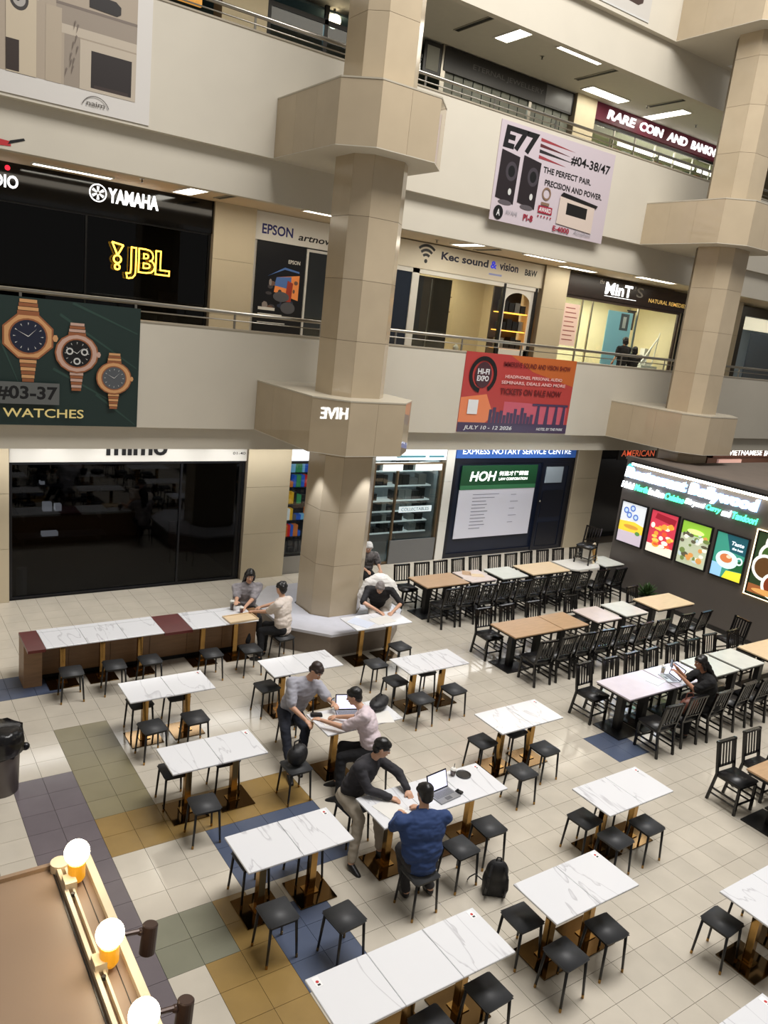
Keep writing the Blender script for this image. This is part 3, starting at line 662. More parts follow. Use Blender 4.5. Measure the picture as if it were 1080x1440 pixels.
def d4(cv, x, z, w, h):
    cv.poly([(x+w*.4, z), (x+w, z), (x+w, z+h*.22), (x+w*.5, z+h*.18)], C('yel2', (240, 226, 60), E_)); cv.poly([(x+w*.55, z+h*.2), (x+w, z+h*.23), (x+w, z+h*.5), (x+w*.8, z+h*.45)], C('dkgreen', (26, 92, 52), E_))
    cv.poly([(x+w*.5, z+h*.62), (x+w, z+h*.6), (x+w, z+h), (x+w*.3, z+h)], C('deepteal', (26, 84, 96), E_))
    cv.rect(x, z, x+w*.35, z+h*.3, C('paleblue', (150, 200, 235), E_))
    cv.ell(x+w*.45, z+h*.42, w*.36, h*.2, C('bowl', (215, 235, 235), E_)); cv.ring(x+w*.84, z+h*.46, w*.07, w*.12, C('bowl2', (215, 235, 235), E_))
    cv.ell(x+w*.42, z+h*.45, w*.2, h*.1, C('curry', (205, 120, 70), E_)); cv.ell(x+w*.5, z+h*.5, w*.08, h*.04, C('curry2', (240, 210, 180), E_))
    cv.text('Taste', x+w*.5, z+h*.78, w*.4, h*.09, C('txtw', (230, 240, 250), 0.8), 0.03, shear=.2); cv.text('the best', x+w*.55, z+h*.68, w*.35, h*.06, C('txtw2', (230, 240, 250), 0.8), 0.03, shear=.2)
def d5(cv, x, z, w, h):
    cv.rect(x, z+h*.02, x+w, z+h*.16, C('tan2', (150, 90, 50), E_))
    random.seed(11); k = 0
    for a, b in ((.25, .85), (.62, .88), (.2, .66), (.55, .6), (.85, .66), (.15, .46), (.5, .38), (.82, .4), (.3, .22), (.7, .18)):
        X = x+w*a; Y = z+h*b; cv.ring(X, Y, w*.12, w*.155, C('dish', (240, 238, 230), E_)); cv.ell(X, Y, w*.12, w*.12, C('c%d' % (k % 4), [(120, 50, 25), (90, 60, 30), (60, 90, 40), (150, 80, 30)][k % 4], E_)); k += 1
    cv.ell(x+w*.35, z+h*.08, w*.3, h*.05, C('bread', (215, 160, 90), E_))
poster(-12.37, 1.27, 0.74, 1.02, {'bg': (222, 228, 234), 'f': d1}, 'leftmost backlit poster on the taupe wall, pale with blue plates and a yellow band', 1)
poster(-11.47, 1.27, 0.75, 1.03, {'bg': (205, 60, 80), 'f': d2}, 'second backlit poster, red and pink with orange dishes', 2)
poster(-10.58, 1.27, 0.75, 1.01, {'bg': (188, 196, 168), 'f': d3}, 'third backlit poster, green top above many small dishes', 3)
poster(-9.67, 1.27, 0.75, 1.0, {'bg': (60, 150, 130), 'f': d4}, 'fourth backlit poster, teal with a white bowl', 4)
poster(-8.73, 1.15, 1.9, 1.38, {'bg': (40, 60, 34), 'f': d5}, 'large glowing menu board of round dishes at the right edge of the stall wall', 5)
t = thing('edge_light', 'warm glowing edge strip around the large menu board of dishes', 'light', (SX-0.03, 7.8, 1.1))
cv = sx_canvas(); g = mat('warm_edge', (255, 232, 180), 0.5, emit=2.5)
cv.slab(-8.79, 1.1, -8.77, 2.57, g, 0.05); cv.slab(-8.79, 1.1, -6.8, 1.115, g, 0.05); cv.slab(-8.79, 2.56, -6.8, 2.575, g, 0.05); cv.obj('strip', t)
t = thing('duct_bracket', 'black bracket and pale duct on the stall roof near the right edge', 'bracket', (SX+0.6, 8.6, 3.36))
MB().box(-0.03, -0.5, 0, 0.03, -0.44, 0.3).box(-0.03, 0.44, 0, 0.03, 0.5, 0.3).box(-0.03, -0.5, 0.3, 0.03, 0.5, 0.35).obj('bracket', m_black, t)
MB().box(0.05, -0.9, 0.0, 0.5, 0.3, 0.28).obj('duct', mat('pale_duct', (170, 165, 158), 0.4), t)
# potted plant against the stall wall
t = thing('potted_plant', 'bushy green plant in a dark pot at the foot of the stall wall', 'plant', (15.75, 10.9, 0))
MB().lathe([(0.16, 0), (0.2, 0.3), (0.21, 0.32)], n=14).obj('pot', mat('dark_pot', (40, 38, 36), 0.5), t)
mb = MB(); random.seed(4)
for k in range(260):
    a = random.uniform(0, 6.28); e = random.uniform(0.1, 1.4); L = random.uniform(0.15, 0.38)
    d = Vector((math.cos(a)*math.cos(e), math.sin(a)*math.cos(e), math.sin(e))); b = Vector((0, 0, 0.3)); tp = b+d*L; sd = d.cross(Vector((0, 0, 1))).normalized()*0.022; md = b+d*L*0.65
    mb.raw([md-d*0.07, md+sd, tp, md-sd], [(0, 1, 2, 3)])
mb.obj('foliage', mat('leaf_green', (62, 92, 44), 0.5, rnd=0.2, noise=0.3, scale=20), t)['kind'] = 'stuff'

# ============================================================ LOWER GALLERY SHOPS (second level)
fz = 4.5
room('wall_shop_audio', XL, 7.1, WU+0.12, 2.3, fz, 7.9, mat('audio_dark', (24, 22, 22), 0.7))
shopfront('window_5', -1.0, 7.08, fz, 7.5, WU, [1.6, 4.35], mat('thin_black_frame', (14, 14, 15), 0.3), m_dglass, 'black glazed front of the audio shop', 0.04)
t = thing('shop_sign', 'glossy black fascia with white piano maker lettering over the dark audio shop', 'sign', (3, WU, 7.5))
wpart('board', MB().box(-3.0, WU-0.06, 7.5, 7.1, WU+0.1, 8.2), mat('gloss_black', (8, 8, 9), 0.08), t)
cv = Canvas((0, WU-0.06, 0)); m_wl2 = mat('white_sign_letters', (250, 250, 250), 0.5, emit=1.5)
cv.text('YAMAHA', 4.76, 7.78, 1.07, 0.29, m_wl2, 0.03, extr=0.03)
cx, cz = 4.555, 7.93; cv.ring(cx, cz, 0.155, 0.18, m_wl2)
for k in range(3):
    a = math.pi/2+k*math.pi*2/3
    for s in (1, -1):
        dx, dz = math.cos(a)*s, math.sin(a)*s
        cv.poly([(cx+dx*0.03-dz*0.012, cz+dz*0.03+dx*0.012), (cx+dx*0.03+dz*0.012, cz+dz*0.03-dx*0.012), (cx+dx*0.13+dz*0.028, cz+dz*0.13-dx*0.028), (cx+dx*0.13-dz*0.028, cz+dz*0.13+dx*0.028)], m_wl2)
cv.text('AUDIO', 2.2, 7.72, 0.82, 0.24, m_wl2, 0.02, extr=0.03); cv.ell(2.83, 8.09, 0.05, 0.05, mat('red_dot', (230, 40, 60), 0.5, emit=1.2)); cv.obj('letters', t)
t = thing('neon_sign', 'yellow neon outline letters hanging inside the black audio shop window', 'neon sign', (5.5, WU-0.05, 6.3))
cv = Canvas((0, WU-0.08, 0)); ny = mat('neon_yellow', (255, 190, 60), 0.5, emit=4.5)
cv.text('JBL', 5.16, 6.28, 0.98, 0.68, ny, 0.03, outline=0.022, l=0.02)
def nt_(pts): cv.mb.tube([cv.P(x, y, 0.02) for x, y in pts], 0.018, 6, ny)
nt_([(4.86, 7.0), (5.1, 6.96), (4.98, 6.74), (4.86, 7.0)]); cv.l = .02
nt_([(4.98+0.08*math.cos(a), 6.66+0.08*math.sin(a)) for a in [i*math.pi/6 for i in range(13)]])
nt_([(4.98+0.055*math.cos(a), 6.5+0.055*math.sin(a)) for a in [i*math.pi/6 for i in range(13)]]); cv.obj('tube', t)
for k, (x, w, h, c, l) in enumerate(((6.4, 0.35, 1.0, (92, 60, 44), 'dim brown cabinet loudspeaker at the right end of the black shop'), (4.75, 0.5, 0.8, (90, 92, 96), 'grey slatted unit under the yellow neon'), (1.9, 0.3, 1.1, (60, 60, 62), 'tall dark loudspeaker in the left bay of the black shop'))):
    t = thing('loudspeaker', l, 'speaker', (x, WU+0.7, fz))
    MB().box(-w/2, -0.2, 0.6, w/2, 0.2, 0.6+h).obj('cabinet', mat('spk%d' % k if False else 'cabinet_%s' % ['brown', 'grey', 'dark'][k], c, 0.4), t)
    for q in (0.25, 0.6): MB().cyl((0, -0.2, 0.6+h*q), (0, -0.22, 0.6+h*q), w*0.3, n=14).obj('driver', m_black, t)
    MB().box(-w/2, -0.2, 0.0, w/2, 0.2, 0.6).obj('stand', m_black, t)
# projector shop
room('wall_shop_projector', 8.12, 12.2, WU+0.12, 2.3, fz, 7.9, mat('grey_room', (110, 108, 104), 0.7))
t = thing('shop_sign', 'pale fascia with navy capitals and small black script left of the near pillar', 'sign', (9.5, WU, 7.55))
wpart('board', MB().box(8.12, WU-0.05, 7.55, 12.1, WU+0.1, 8.19), m_white, t)
cv = Canvas((0, WU-0.05, 0)); cv.text('EPSON', 8.33, 7.7, 0.82, 0.23, mat('navy_letters', (34, 36, 110), 0.5), 0.025); cv.obj('letters', t); cv = Canvas((0, WU-0.05, 0)); cv.text('artnovion', 9.3, 7.68, 1.3, 0.15, m_letter, 0.02, shear=0.2); cv.obj('letters', t)
t = thing('window_poster', 'tall black advertising poster with a glowing sunset screen and small white text', 'poster', (8.9, WU, fz))
cv = Canvas((0, WU-0.03, 0)); cv.slab(8.25, 4.7, 9.54, 7.52, mat('poster_black', (18, 18, 22), 0.3), 0.02); cv.l = 0.022
cv.poly([(8.75, 6.4), (9.42, 6.25), (9.42, 6.85), (8.8, 6.75)], mat('sunset', (205, 120, 60), 0.5, emit=0.3)); cv.poly([(8.75, 6.55), (9.2, 6.5), (9.2, 6.8), (8.8, 6.75)], mat('dusk_blue', (70, 100, 150), 0.5, emit=0.2))
random.seed(21)
for k in range(16): cv.ell(8.5+random.random()*0.9, 6.0+random.random()*0.75, random.uniform(.03, .1), random.uniform(.03, .09), mat('poster_mix%d' % (k % 4), [(70, 66, 70), (120, 90, 76), (52, 60, 80), (150, 140, 135)][k % 4], .5), 7)
cv.poly([(8.55, 6.75), (9.0, 6.95), (9.4, 6.9), (9.4, 6.94), (9.0, 7.0)], MATS['dusk_blue']); cv.poly([(9.05, 6.2), (9.22, 6.2), (9.25, 6.65), (9.1, 6.7)], mat('figure_red', (170, 60, 40), 0.5)); cv.ell(8.95, 6.3, 0.22, 0.12, mat('grey_print', (90, 90, 96), 0.5)); cv.ell(9.15, 6.05, 0.2, 0.14, MATS['grey_print'])
cv.text('EPSON', 9.08, 7.1, 0.32, 0.09, m_wlet if False else m_white, 0.02); cv.rect(8.35, 5.95, 8.8, 6.02, m_white); cv.rect(8.35, 5.8, 9.0, 5.87, m_white); cv.rect(8.35, 5.65, 9.1, 5.67, m_white); cv.obj('board', t)
shopfront('window_6', 9.6, 12.1, fz, 7.52, WU, [10.3], m_white, m_glass, 'glass door and window half hidden by the near pillar', 0.06)
struct('trim_2', MB().box(8.12, WU, fz, 8.25, WU+0.08, 7.55), m_white)
struct('wall_poster_backing', MB().box(8.25, WU+0.0, fz, 9.58, WU+0.06, 7.55), m_black)
# sound and vision shop
m_creamr = mat('cream_room', (222, 205, 170), 0.6, noise=0.03)
room('wall_shop_sound', 12.2, 17.6, WU+0.12, 2.3, fz, 7.9, m_creamr)
area_light('shop_light', (15.2, WU+1.2, 7.8), 2.0, 1.0, 60, (1, 0.86, 0.62))
t = thing('shop_sign', 'cream fascia with a black wireless symbol and rounded dark lettering', 'sign', (15, WU, 7.5))
wpart('board', MB().box(12.1, WU-0.06, 7.5, 17.68, WU+0.1, 8.17), mat('cream_fascia', (222, 214, 196), 0.5), t)
cv = Canvas((0, WU-0.06, 0)); kl = mat('ink_navy', (32, 34, 60), 0.5)
cv.text('Kec sound', 13.72, 7.82, 1.72, 0.21, kl, 0.03); cv.text('&', 15.53, 7.82, 0.24, 0.21, mat('ink_blue', (50, 60, 220), 0.5, emit=0.4), 0.03); cv.text('vision', 15.87, 7.82, 0.75, 0.22, kl, 0.03)
cv.rect(15.5, 7.64, 16.0, 7.69, mat('faint_blue', (150, 160, 215), 0.5)); cv.text('B&W', 16.9, 7.79, 0.5, 0.18, m_letter, 0.03)
for r in (0.12, 0.24, 0.36): cv.ring(13.2, 7.72, r, r+0.07, m_letter, math.radians(48), math.radians(132), 12)
cv.ell(13.2, 7.71, 0.055, 0.055, m_letter, 12); cv.obj('letters', t)
t = struct('window_7', MB().box(12.84, WU-0.03, fz, 13.07, WU+0.06, 7.5).box(12.2, WU-0.03, 7.38, 17.6, WU+0.06, 7.5), m_white, 'glazed front of the sound shop')
for a, b, m_ in ((12.2, 12.84, mat('blue_dark_glass', (38, 46, 60), 0.08)), (13.07, 16.18, m_glass)): MB().box(a, WU, fz, b, WU+0.012, 7.4).obj('pane', m_, t)
for a in (16.18, 17.48): MB().box(a, WU-0.05, fz, a+0.08, WU+0.05, 7.48).obj('mullion', m_black, t)
struct('door_2', MB().box(13.12, WU+0.3, fz, 14.5, WU+0.36, 7.35), mat('dark_brown_door', (46, 40, 34), 0.25), 'tall dark inner doors of the sound shop')
MB().box(13.75, WU+0.28, fz, 13.78, WU+0.3, 7.3).obj('handle', m_steel, bpy.data.objects['door_2'])
for k, (x0, x1, z) in enumerate(((14.9, 15.9, 6.95), (14.6, 15.9, 6.5))):
    struct('trim_shelf', MB().box(x0, WU+2.0, z, x1, WU+2.2, z+0.03), mat('wood_line', (120, 95, 65), 0.5))
for k in range(6):
    x = 14.95+(k % 3)*0.16; z = 6.1-(k//3)*0.3
    box_thing('wall_socket_panel', '%s small black wall unit in the cream shop, counted along its two rows' % ORD[k], 'wall unit', x, WU+2.33, z, x+0.11, WU+2.36, z+0.14, m_black, 'black wall units in the cream shop')
t = thing('display_counter', 'long pale counter inside the sound shop', 'counter', (14.6, WU+0.8, fz))
MB().box(-1.4, -0.25, 0, 1.4, 0.25, 0.85).obj('body', m_white, t); MB().box(-1.45, -0.3, 0.85, 1.45, 0.3, 0.9).obj('counter_top', mat('dark_top', (60, 50, 44), 0.3), t)
for k, (x, r, h) in enumerate(((13.9, 0.05, 0.25), (14.1, 0.04, 0.3), (15.3, 0.08, 0.2))):
    o = MB().lathe([(r, 0), (r*1.1, h*0.5), (r*0.4, h*0.8), (r*0.4, h)], n=10).obj('bottle', m_glass if k < 2 else m_white, smooth=True); o.location = (x, WU+0.75, fz+0.9)
    tag(o, ['left slim glass bottle', 'right slim glass bottle', 'squat white jar'][k]+' on the sound shop counter', 'bottle')
# arched display niche
t = struct('wall_niche', MB().box(16.26, WU+0.02, fz, 17.48, WU+0.06, 5.6).box(16.26, WU+0.02, fz, 16.36, WU+0.06, 7.38).box(17.38, WU+0.02, fz, 17.48, WU+0.06, 7.38).box(16.36, WU+0.02, 7.3, 17.38, WU+0.06, 7.38), m_white, 'arched lit display niche')
MB().box(16.3, WU+0.5, fz, 17.45, WU+0.55, 7.4).obj('niche_back', mat('niche_dark', (46, 34, 24), 0.5), t)
cv = Canvas((0, WU+0.03, 0)); pts = [(16.36, 7.3)]+[(16.87+0.51*math.cos(a), 6.95+0.32*math.sin(a)) for a in [math.pi-i*math.pi/14 for i in range(8)]]; cv.slab(0, 0, 0, 0, m_white, 0)
cv.poly(pts+[(16.87, 7.3)], m_white); pts = [(17.38, 7.3), (16.87, 7.3)]+[(16.87+0.51*math.cos(a), 6.95+0.32*math.sin(a)) for a in [math.pi/2-i*math.pi/14 for i in range(8)]]; cv.poly(pts, m_white)
o = cv.mb.obj('arch', None, t)
for k, z in enumerate((5.62, 6.15, 6.68)):
    MB().box(16.36, WU+0.08, z-0.03, 17.38, WU+0.48, z).obj('shelf', mat('amber_glow', (255, 178, 70), 0.5, emit=1.6), t)
    for q in range(4):
        x = 16.42+q*0.24
        box_thing('amplifier', '%s black device from the left on niche shelf %s' % (ORD[q], ['one', 'two', 'three'][k]), 'device', x, WU+0.14, z, x+0.2, WU+0.4, z+[0.3, 0.24, 0.34, 0.28][(q+k) % 4], m_black if (q+k) % 4 else m_steel, 'devices in the lit niche')
# herbal shop
room('wall_shop_herbal', 18.7, 25.0, WU+0.12, 2.3, fz, 7.7, mat('warm_cream_room', (226, 214, 180), 0.6, noise=0.03))
area_light('shop_light', (21.5, WU+1.0, 7.6), 4.5, 1.2, 150, (1, 0.92, 0.74))
t = thing('shop_sign', 'dark brown fascia with large white serif lettering and a gold line', 'sign', (21.8, WU, 7.5))
wpart('board', MB().box(18.7, WU-0.08, 7.47, 24.96, WU+0.1, 8.14), mat('brown_fascia', (44, 30, 24), 0.25), t)
cv = Canvas((0, WU-0.08, 0)); cv.text('the', 20.2, 7.95, 0.22, 0.14, m_white, 0.01, shear=.2); cv.text('MinT', 20.5, 7.66, 1.35, 0.38, m_wl2, 0.035); cv.text("'S", 21.92, 7.72, 0.5, 0.33, mat('grey_letters', (140, 136, 130), 0.5), 0.01)
cv.rect(20.5, 7.6, 22.1, 7.615, m_wl2); cv.text('NATURAL REMEDIES', 22.75, 7.63, 2.1, 0.13, mat('gold_letters', (214, 176, 96), 0.5, emit=0.5), 0.01); cv.obj('letters', t)
t = struct('window_8', MB().box(18.7, WU-0.02, fz, 18.76, WU+0.06, 7.47).box(24.6, WU-0.02, fz, 24.7, WU+0.06, 7.47).box(18.76, WU-0.02, 7.38, 24.6, WU+0.06, 7.47), mat('brown_frame', (60, 42, 32), 0.4), 'glazed front of the brightly lit shop')
MB().box(18.76, WU, fz, 24.6, WU+0.012, 7.38).obj('pane', m_glass, t)
for a in (19.62, 20.1, 22.4): MB().box(a, WU-0.01, fz, a+0.05, WU+0.04, 7.38).obj('mullion', m_steel, t)
t = thing('door_poster', 'pale blue glass door panel with a dark portrait card', 'door panel', (21.8, WU+0.1, fz))
cv = Canvas((0, WU+0.15, 0)); cv.slab(21.1, fz, 22.35, 7.2, mat('aqua_panel', (150, 205, 215), 0.4, emit=0.15), 0.02); cv.l = .022; cv.rect(21.75, 6.6, 22.18, 7.15, mat('grey_card', (90, 96, 100), 0.5)); cv.rect(21.88, 6.68, 22.05, 7.05, m_white); cv.obj('panel', t)
t = thing('menu_poster', 'pinkish window poster of fine print at the left of the bright shop', 'poster', (19.2, WU, 5.9))
cv = Canvas((0, WU-0.01, 0)); cv.rect(18.85, 5.9, 19.55, 7.2, mat('pink_print', (235, 205, 190), 0.5, emit=0.15))
for k in range(8): cv.rect(18.92, 7.05-k*0.14, 19.35+0.06*(k % 3), 7.08-k*0.14, mat('brick_ink', (170, 90, 80), 0.6))
cv.obj('sheet', t)
for k, (x, w, h, z) in enumerate(((20.55, 0.5, 0.06, 6.8), (20.6, 0.35, 0.04, 6.55), (20.5, 0.3, 0.04, 6.4))):
    box_thing('wall_text_strip', ['longest', 'middle', 'lowest'][k]+' red-brown strip on the cream wall of the bright shop', 'wall sign', x, WU+2.33, z, x+w, WU+2.36, z+h, MATS['brick_ink'])
t = thing('hanging_scroll', 'dark brown hanging scroll in the bright shop', 'picture', (23.9, WU+1.5, 6.7)); wpart('cloth', MB().box(23.75, WU+1.5, 6.7, 24.15, WU+1.52, 7.35), mat('scroll_brown', (60, 46, 36), 0.6), t); wpart('rod', MB().box(23.7, WU+1.49, 7.35, 24.2, WU+1.53, 7.39), m_black, t)
t = thing('product_display', 'pale counter with white boxes in the bright shop', 'counter', (23.4, WU+0.9, fz)); MB().box(-0.9, -0.3, 0, 1.0, 0.3, 1.1).obj('body', m_white, t)
for k, (x, w, h) in enumerate(((22.7, 0.3, 0.3), (23.2, 0.35, 0.45), (23.75, 0.3, 0.25), (24.1, 0.2, 0.5))):
    box_thing('product_box', ORD[k]+' pale box from the left on the bright shop counter', 'box', x, WU+0.75, fz+1.1, x+w, WU+0.95, fz+1.1+h, [m_white, mat('cream_box', (225, 215, 180), 0.5), m_dark, m_white][k])
t = thing('branch_decoration', 'white forked branch decoration in the bright shop window', 'decoration', (24.1, WU+0.5, fz))
MB().cyl((-0.5, 0, 1.0), (0.3, 0, 2.0), 0.03).cyl((-0.2, 0, 1.0), (0.0, 0, 1.6), 0.025).cyl((0.2, 0, 1.0), (0.35, 0, 2.2), 0.02).obj('branch', m_white, t); MB().box(-0.5, -0.1, 0, 0.4, 0.1, 1.0).obj('base', m_white, t)
# shop in the gap at the right
room('wall_shop_right', 28.2, 33.5, WU+0.12, 2.3, fz, 7.8, mat('blue_grey_room', (150, 158, 165), 0.6))
area_light('shop_light', (30.2, WU+0.8, 7.7), 2.5, 0.8, 40, (1, 0.95, 0.8))
struct('window_9', MB().box(28.2, WU-0.02, fz, 28.7, WU+0.05, 8.1).box(28.7, WU-0.02, 7.75, 33.5, WU+0.05, 8.1), mat('dark_frame', (50, 44, 38), 0.4), 'shop front right of the far pillar')
t = thing('roller_panel', 'grey-blue panel under a cream lit header right of the far pillar', 'panel', (30, WU, fz)); wpart('panel', MB().box(29.4, WU+0.02, fz, 33.4, WU+0.06, 7.15), mat('slate_panel', (96, 108, 122), 0.4), t); wpart('header', MB().box(28.72, WU+0.0, 7.25, 33.4, WU+0.07, 7.72), mat('header_cream', (238, 232, 205), 0.5, emit=0.5), t)

# ============================================================ UPPER GALLERY SHOPS (third level)
f3 = 9.4
room('wall_shop_teal', 5.0, 12.4, WU+0.12, 2.3, f3, 12.9, mat('teal_room', (80, 98, 102), 0.6))
area_light('shop_light', (9.2, WU+0.9, 12.7), 2.0, 0.8, 20, (0.8, 0.95, 1))
struct('window_10', MB().box(8.1, WU-0.02, f3, 8.2, WU+0.05, 12.9).box(9.55, WU-0.02, f3, 9.65, WU+0.05, 12.9).box(8.2, WU-0.02, 12.5, 12.4, WU+0.05, 12.6), m_black, 'glass front with teal interior left of the near pillar')
MB().box(8.2, WU+0.0, f3, 12.4, WU+0.012, 12.5).obj('pane', glass('teal_glass', (0.55, 0.68, 0.7), 0.1), bpy.data.objects['window_10'])
t = thing('lit_poster', 'orange lit pattern poster at the top edge left of the near pillar', 'poster', (6.3, WU, 12)); wpart('board', MB().box(5.4, WU-0.03, 12.0, 6.6, WU+0.05, 12.9), mat('amber_poster', (210, 150, 70), 0.5, emit=0.7, noise=0.5, scale=12), t)
t = thing('globe_lamp', 'round glowing lamp inside the teal shop', 'lamp', (9.95, WU+0.3, 12.75)); MB().sph((0, 0, 0), 0.17).obj('globe', mat('lamp_glow', (255, 235, 195), 0.5, emit=5), t, smooth=True); MB().cyl((0, 0, 0.15), (0, 0, 0.25), 0.03).obj('stem', m_black, t)
room('wall_shop_dim', 12.4, 17.86, WU+0.12, 2.0, f3, 12.5, mat('dim_room', (88, 92, 84), 0.6))
area_light('shop_light', (15, WU+0.8, 12.4), 4.0, 0.8, 14, (0.9, 1, 0.9))
t = thing('shop_sign', 'unlit black fascia with faint lettering in the upper gallery', 'sign', (15.5, WU, 12.45))
wpart('board', MB().box(13.05, WU-0.06, 12.4, 17.82, WU+0.1, 12.97), mat('faded_black', (26, 24, 24), 0.3), t)
cv = Canvas((0, WU-0.06, 0)); cv.text('ETERNAL JEWELLERY', 14.0, 12.62, 2.6, 0.16, mat('dim_letters', (82, 80, 78), 0.5), 0); cv.obj('letters', t)
wpart('end_panel', MB().box(16.7, WU-0.065, 12.45, 17.75, WU-0.06, 12.95), mat('silver_dim', (92, 92, 92), 0.3), t)
struct('window_11', MB().box(12.98, WU-0.04, f3, 13.12, WU+0.05, 13.0).box(16.15, WU-0.02, f3, 16.25, WU+0.05, 12.4), m_steel, 'shutter front of the dim shop')
w11 = bpy.data.objects['window_11']
for k in range(14):
    a = 13.14+k*0.334
    MB().box(a, WU+0.02, f3, a+0.3, WU+0.035, 12.4).obj('shutter_slat', mat('shutter_grey', (120, 124, 112), 0.35, rnd=0.2), w11)
t = thing('wall_frame', 'small black framed panel right of the near pillar in the upper gallery', 'picture', (12.6, WU, 12.3)); wpart('frame', MB().box(12.4, WU-0.05, 12.2, 12.95, WU-0.01, 12.95), m_black, t); wpart('sheet', MB().box(12.48, WU-0.06, 12.3, 12.87, WU-0.05, 12.85), mat('grey_sheet', (130, 130, 120), 0.5), t)
room('wall_shop_coin', 18.7, 28.0, WU+0.12, 2.3, f3, 12.6, mat('coin_room', (190, 188, 160), 0.6))
area_light('shop_light', (22.5, WU+0.8, 12.5), 4.0, 0.8, 60, (1, 1, 0.85))
t = thing('shop_sign', 'maroon lit fascia with ornate white capitals in the upper gallery', 'sign', (22.5, WU, 12.5))
wpart('board', MB().box(18.75, WU-0.1, 12.52, 28.0, WU+0.1, 12.99), mat('maroon', (92, 18, 42), 0.4, emit=0.12), t)
cv = Canvas((0, WU-0.1, 0)); x = 19.25
for s_, w in (('RARE', 1.3), ('COIN', 1.15), ('AND', 1.05), ('BANKNOTE', 2.12)):
    cv.text(s_, x, 12.63, w, 0.26, m_wl2, 0.03, extr=0.02, shear=0.15); x += w+0.22
    cv.obj('letters', t); cv = Canvas((0, WU-0.1, 0))
t = struct('window_12', MB().box(18.75, WU-0.02, 12.42, 28, WU+0.05, 12.5), m_black, 'lit window of the coin shop')
for k in range(9):
    a = 18.8+k*1.0; MB().box(a+0.02, WU, f3, a+0.98, WU+0.012, 12.4).obj('pane', m_glass, t); MB().box(a-0.02, WU-0.01, f3, a+0.02, WU+0.04, 12.42).obj('mullion', m_steel, t)
for k in range(3):
    t = thing('shop_light_strip', ['left', 'middle', 'right'][k]+' glowing strip inside the coin shop window', 'light', (21.4+k*2.1, WU+0.4, 12.2)); MB().box(-0.9, -0.05, 0, 0.9, 0.05, 0.1).obj('tube', mat('strip_glow', (255, 250, 230), 0.5, emit=3), t); MB().box(-0.95, -0.06, 0.1, 0.95, 0.06, 0.14).obj('housing', m_white, t)
for k in range(12):
    x = 18.95+k*0.55
    box_thing('coin_display', '%s small framed display from the left behind the coin shop glass' % ORD[k], 'display', x, WU+0.3, 11.6, x+0.4, WU+0.35, 12.05, [MATS['cream_box'], mat('green_disp', (110, 130, 105), 0.5), mat('copper_disp', (170, 110, 80), 0.5), m_white][k % 4], 'framed displays in the coin shop')
# ============================================================ BANNERS on the gallery walls
def banner(x0, z0, x1, z1, bg, label, y=P):
    t = thing('banner', label, 'banner', ((x0+x1)/2, y, z0))
    cv = Canvas((0, y, 0)); cv.slab(x0, z0, x1, z1, bg, 0.015, 0.002); cv.l = 0.018
    return t, cv
# watches
t, cv = banner(0.2, 3.66, 4.34, 5.74, C('velvet', (30, 48, 44)), 'large dark green banner showing three wristwatches at the left edge')
m_fold = C('fold', (46, 70, 62)); m_rose = C('rosegold', (208, 156, 106)); m_rose2 = C('rosedark', (150, 92, 58)); m_pinkg = C('pinkgold', (196, 162, 146)); m_face = C('face_navy', (26, 32, 52)); m_bk = C('black', (16, 16, 18)); m_sil = C('silver', (200, 200, 196))
for a, b, c_, d_ in ((3.0, 5.5, 4.3, 4.7), (2.9, 4.6, 3.9, 4.1), (3.2, 5.7, 4.3, 5.3), (2.1, 5.0, 2.4, 4.3), (3.6, 4.2, 4.3, 3.7), (0.6, 5.4, 2.0, 4.2)):
    n = Vector((c_-a, d_-b)).normalized(); w = 0.04
    cv.poly([(a, b), (a+0.02, b+w), (c_, d_+w*.3), (c_, d_-w*.3)], m_fold)
def watch(x, z, s, m1, m2, face, brace=True, octag=8):
    for k in range(7):     # bracelet links
        w = s*(0.62-0.035*k); zz = z-s*0.72-k*s*0.14
        cv.rect(x-w/2, zz-s*0.12, x+w/2, zz, m1 if k % 2 else m2)
    for k in range(5):
        w = s*(0.8-0.05*k); zz = z+s*0.66+k*s*0.14
        cv.rect(x-w/2, zz, x+w/2, zz+s*0.12, m1 if k % 2 == 0 else m2)
    cv.ell(x, z, s*0.95, s*0.88, m2, octag, math.pi/8); cv.ell(x, z, s*0.88, s*0.82, m1, octag, math.pi/8); cv.ell(x+s*0.95, z, s*.1, s*.14, m1, 6)
    cv.ell(x, z, s*0.68, s*0.66, m2, 24); cv.ell(x, z, s*0.62, s*0.6, face, 24)
    for k in range(12):
        a = k*math.pi/6; cv.poly([(x+s*(.52*math.cos(a)-.02*math.sin(a)), z+s*(.5*math.sin(a)+.02*math.cos(a))), (x+s*(.42*math.cos(a)), z+s*.4*math.sin(a)), (x+s*(.52*math.cos(a)+.02*math.sin(a)), z+s*(.5*math.sin(a)-.02*math.cos(a)))], m_sil)
    cv.poly([(x-.02*s, z), (x+s*.3, z+s*.3), (x+.02*s, z)], m_sil); cv.poly([(x, z-.02*s), (x-s*.38, z+s*.2), (x, z+.02*s)], m_sil)
watch(2.52, 5.12, 0.44, m_rose, m_rose2, m_face)
watch(3.28, 4.9, 0.375, m_pinkg, m_rose2, m_bk, octag=16)
for a, b in ((-.12, .03), (.12, .03), (0, -.13)): cv.ell(3.28+a, 4.9+b, .06, .06, m_sil, 12); cv.ell(3.28+a, 4.9+b, .035, .035, m_bk, 10)
watch(3.9, 4.52, 0.32, m_rose, m_rose2, C('face_grey', (84, 88, 92)), octag=20)
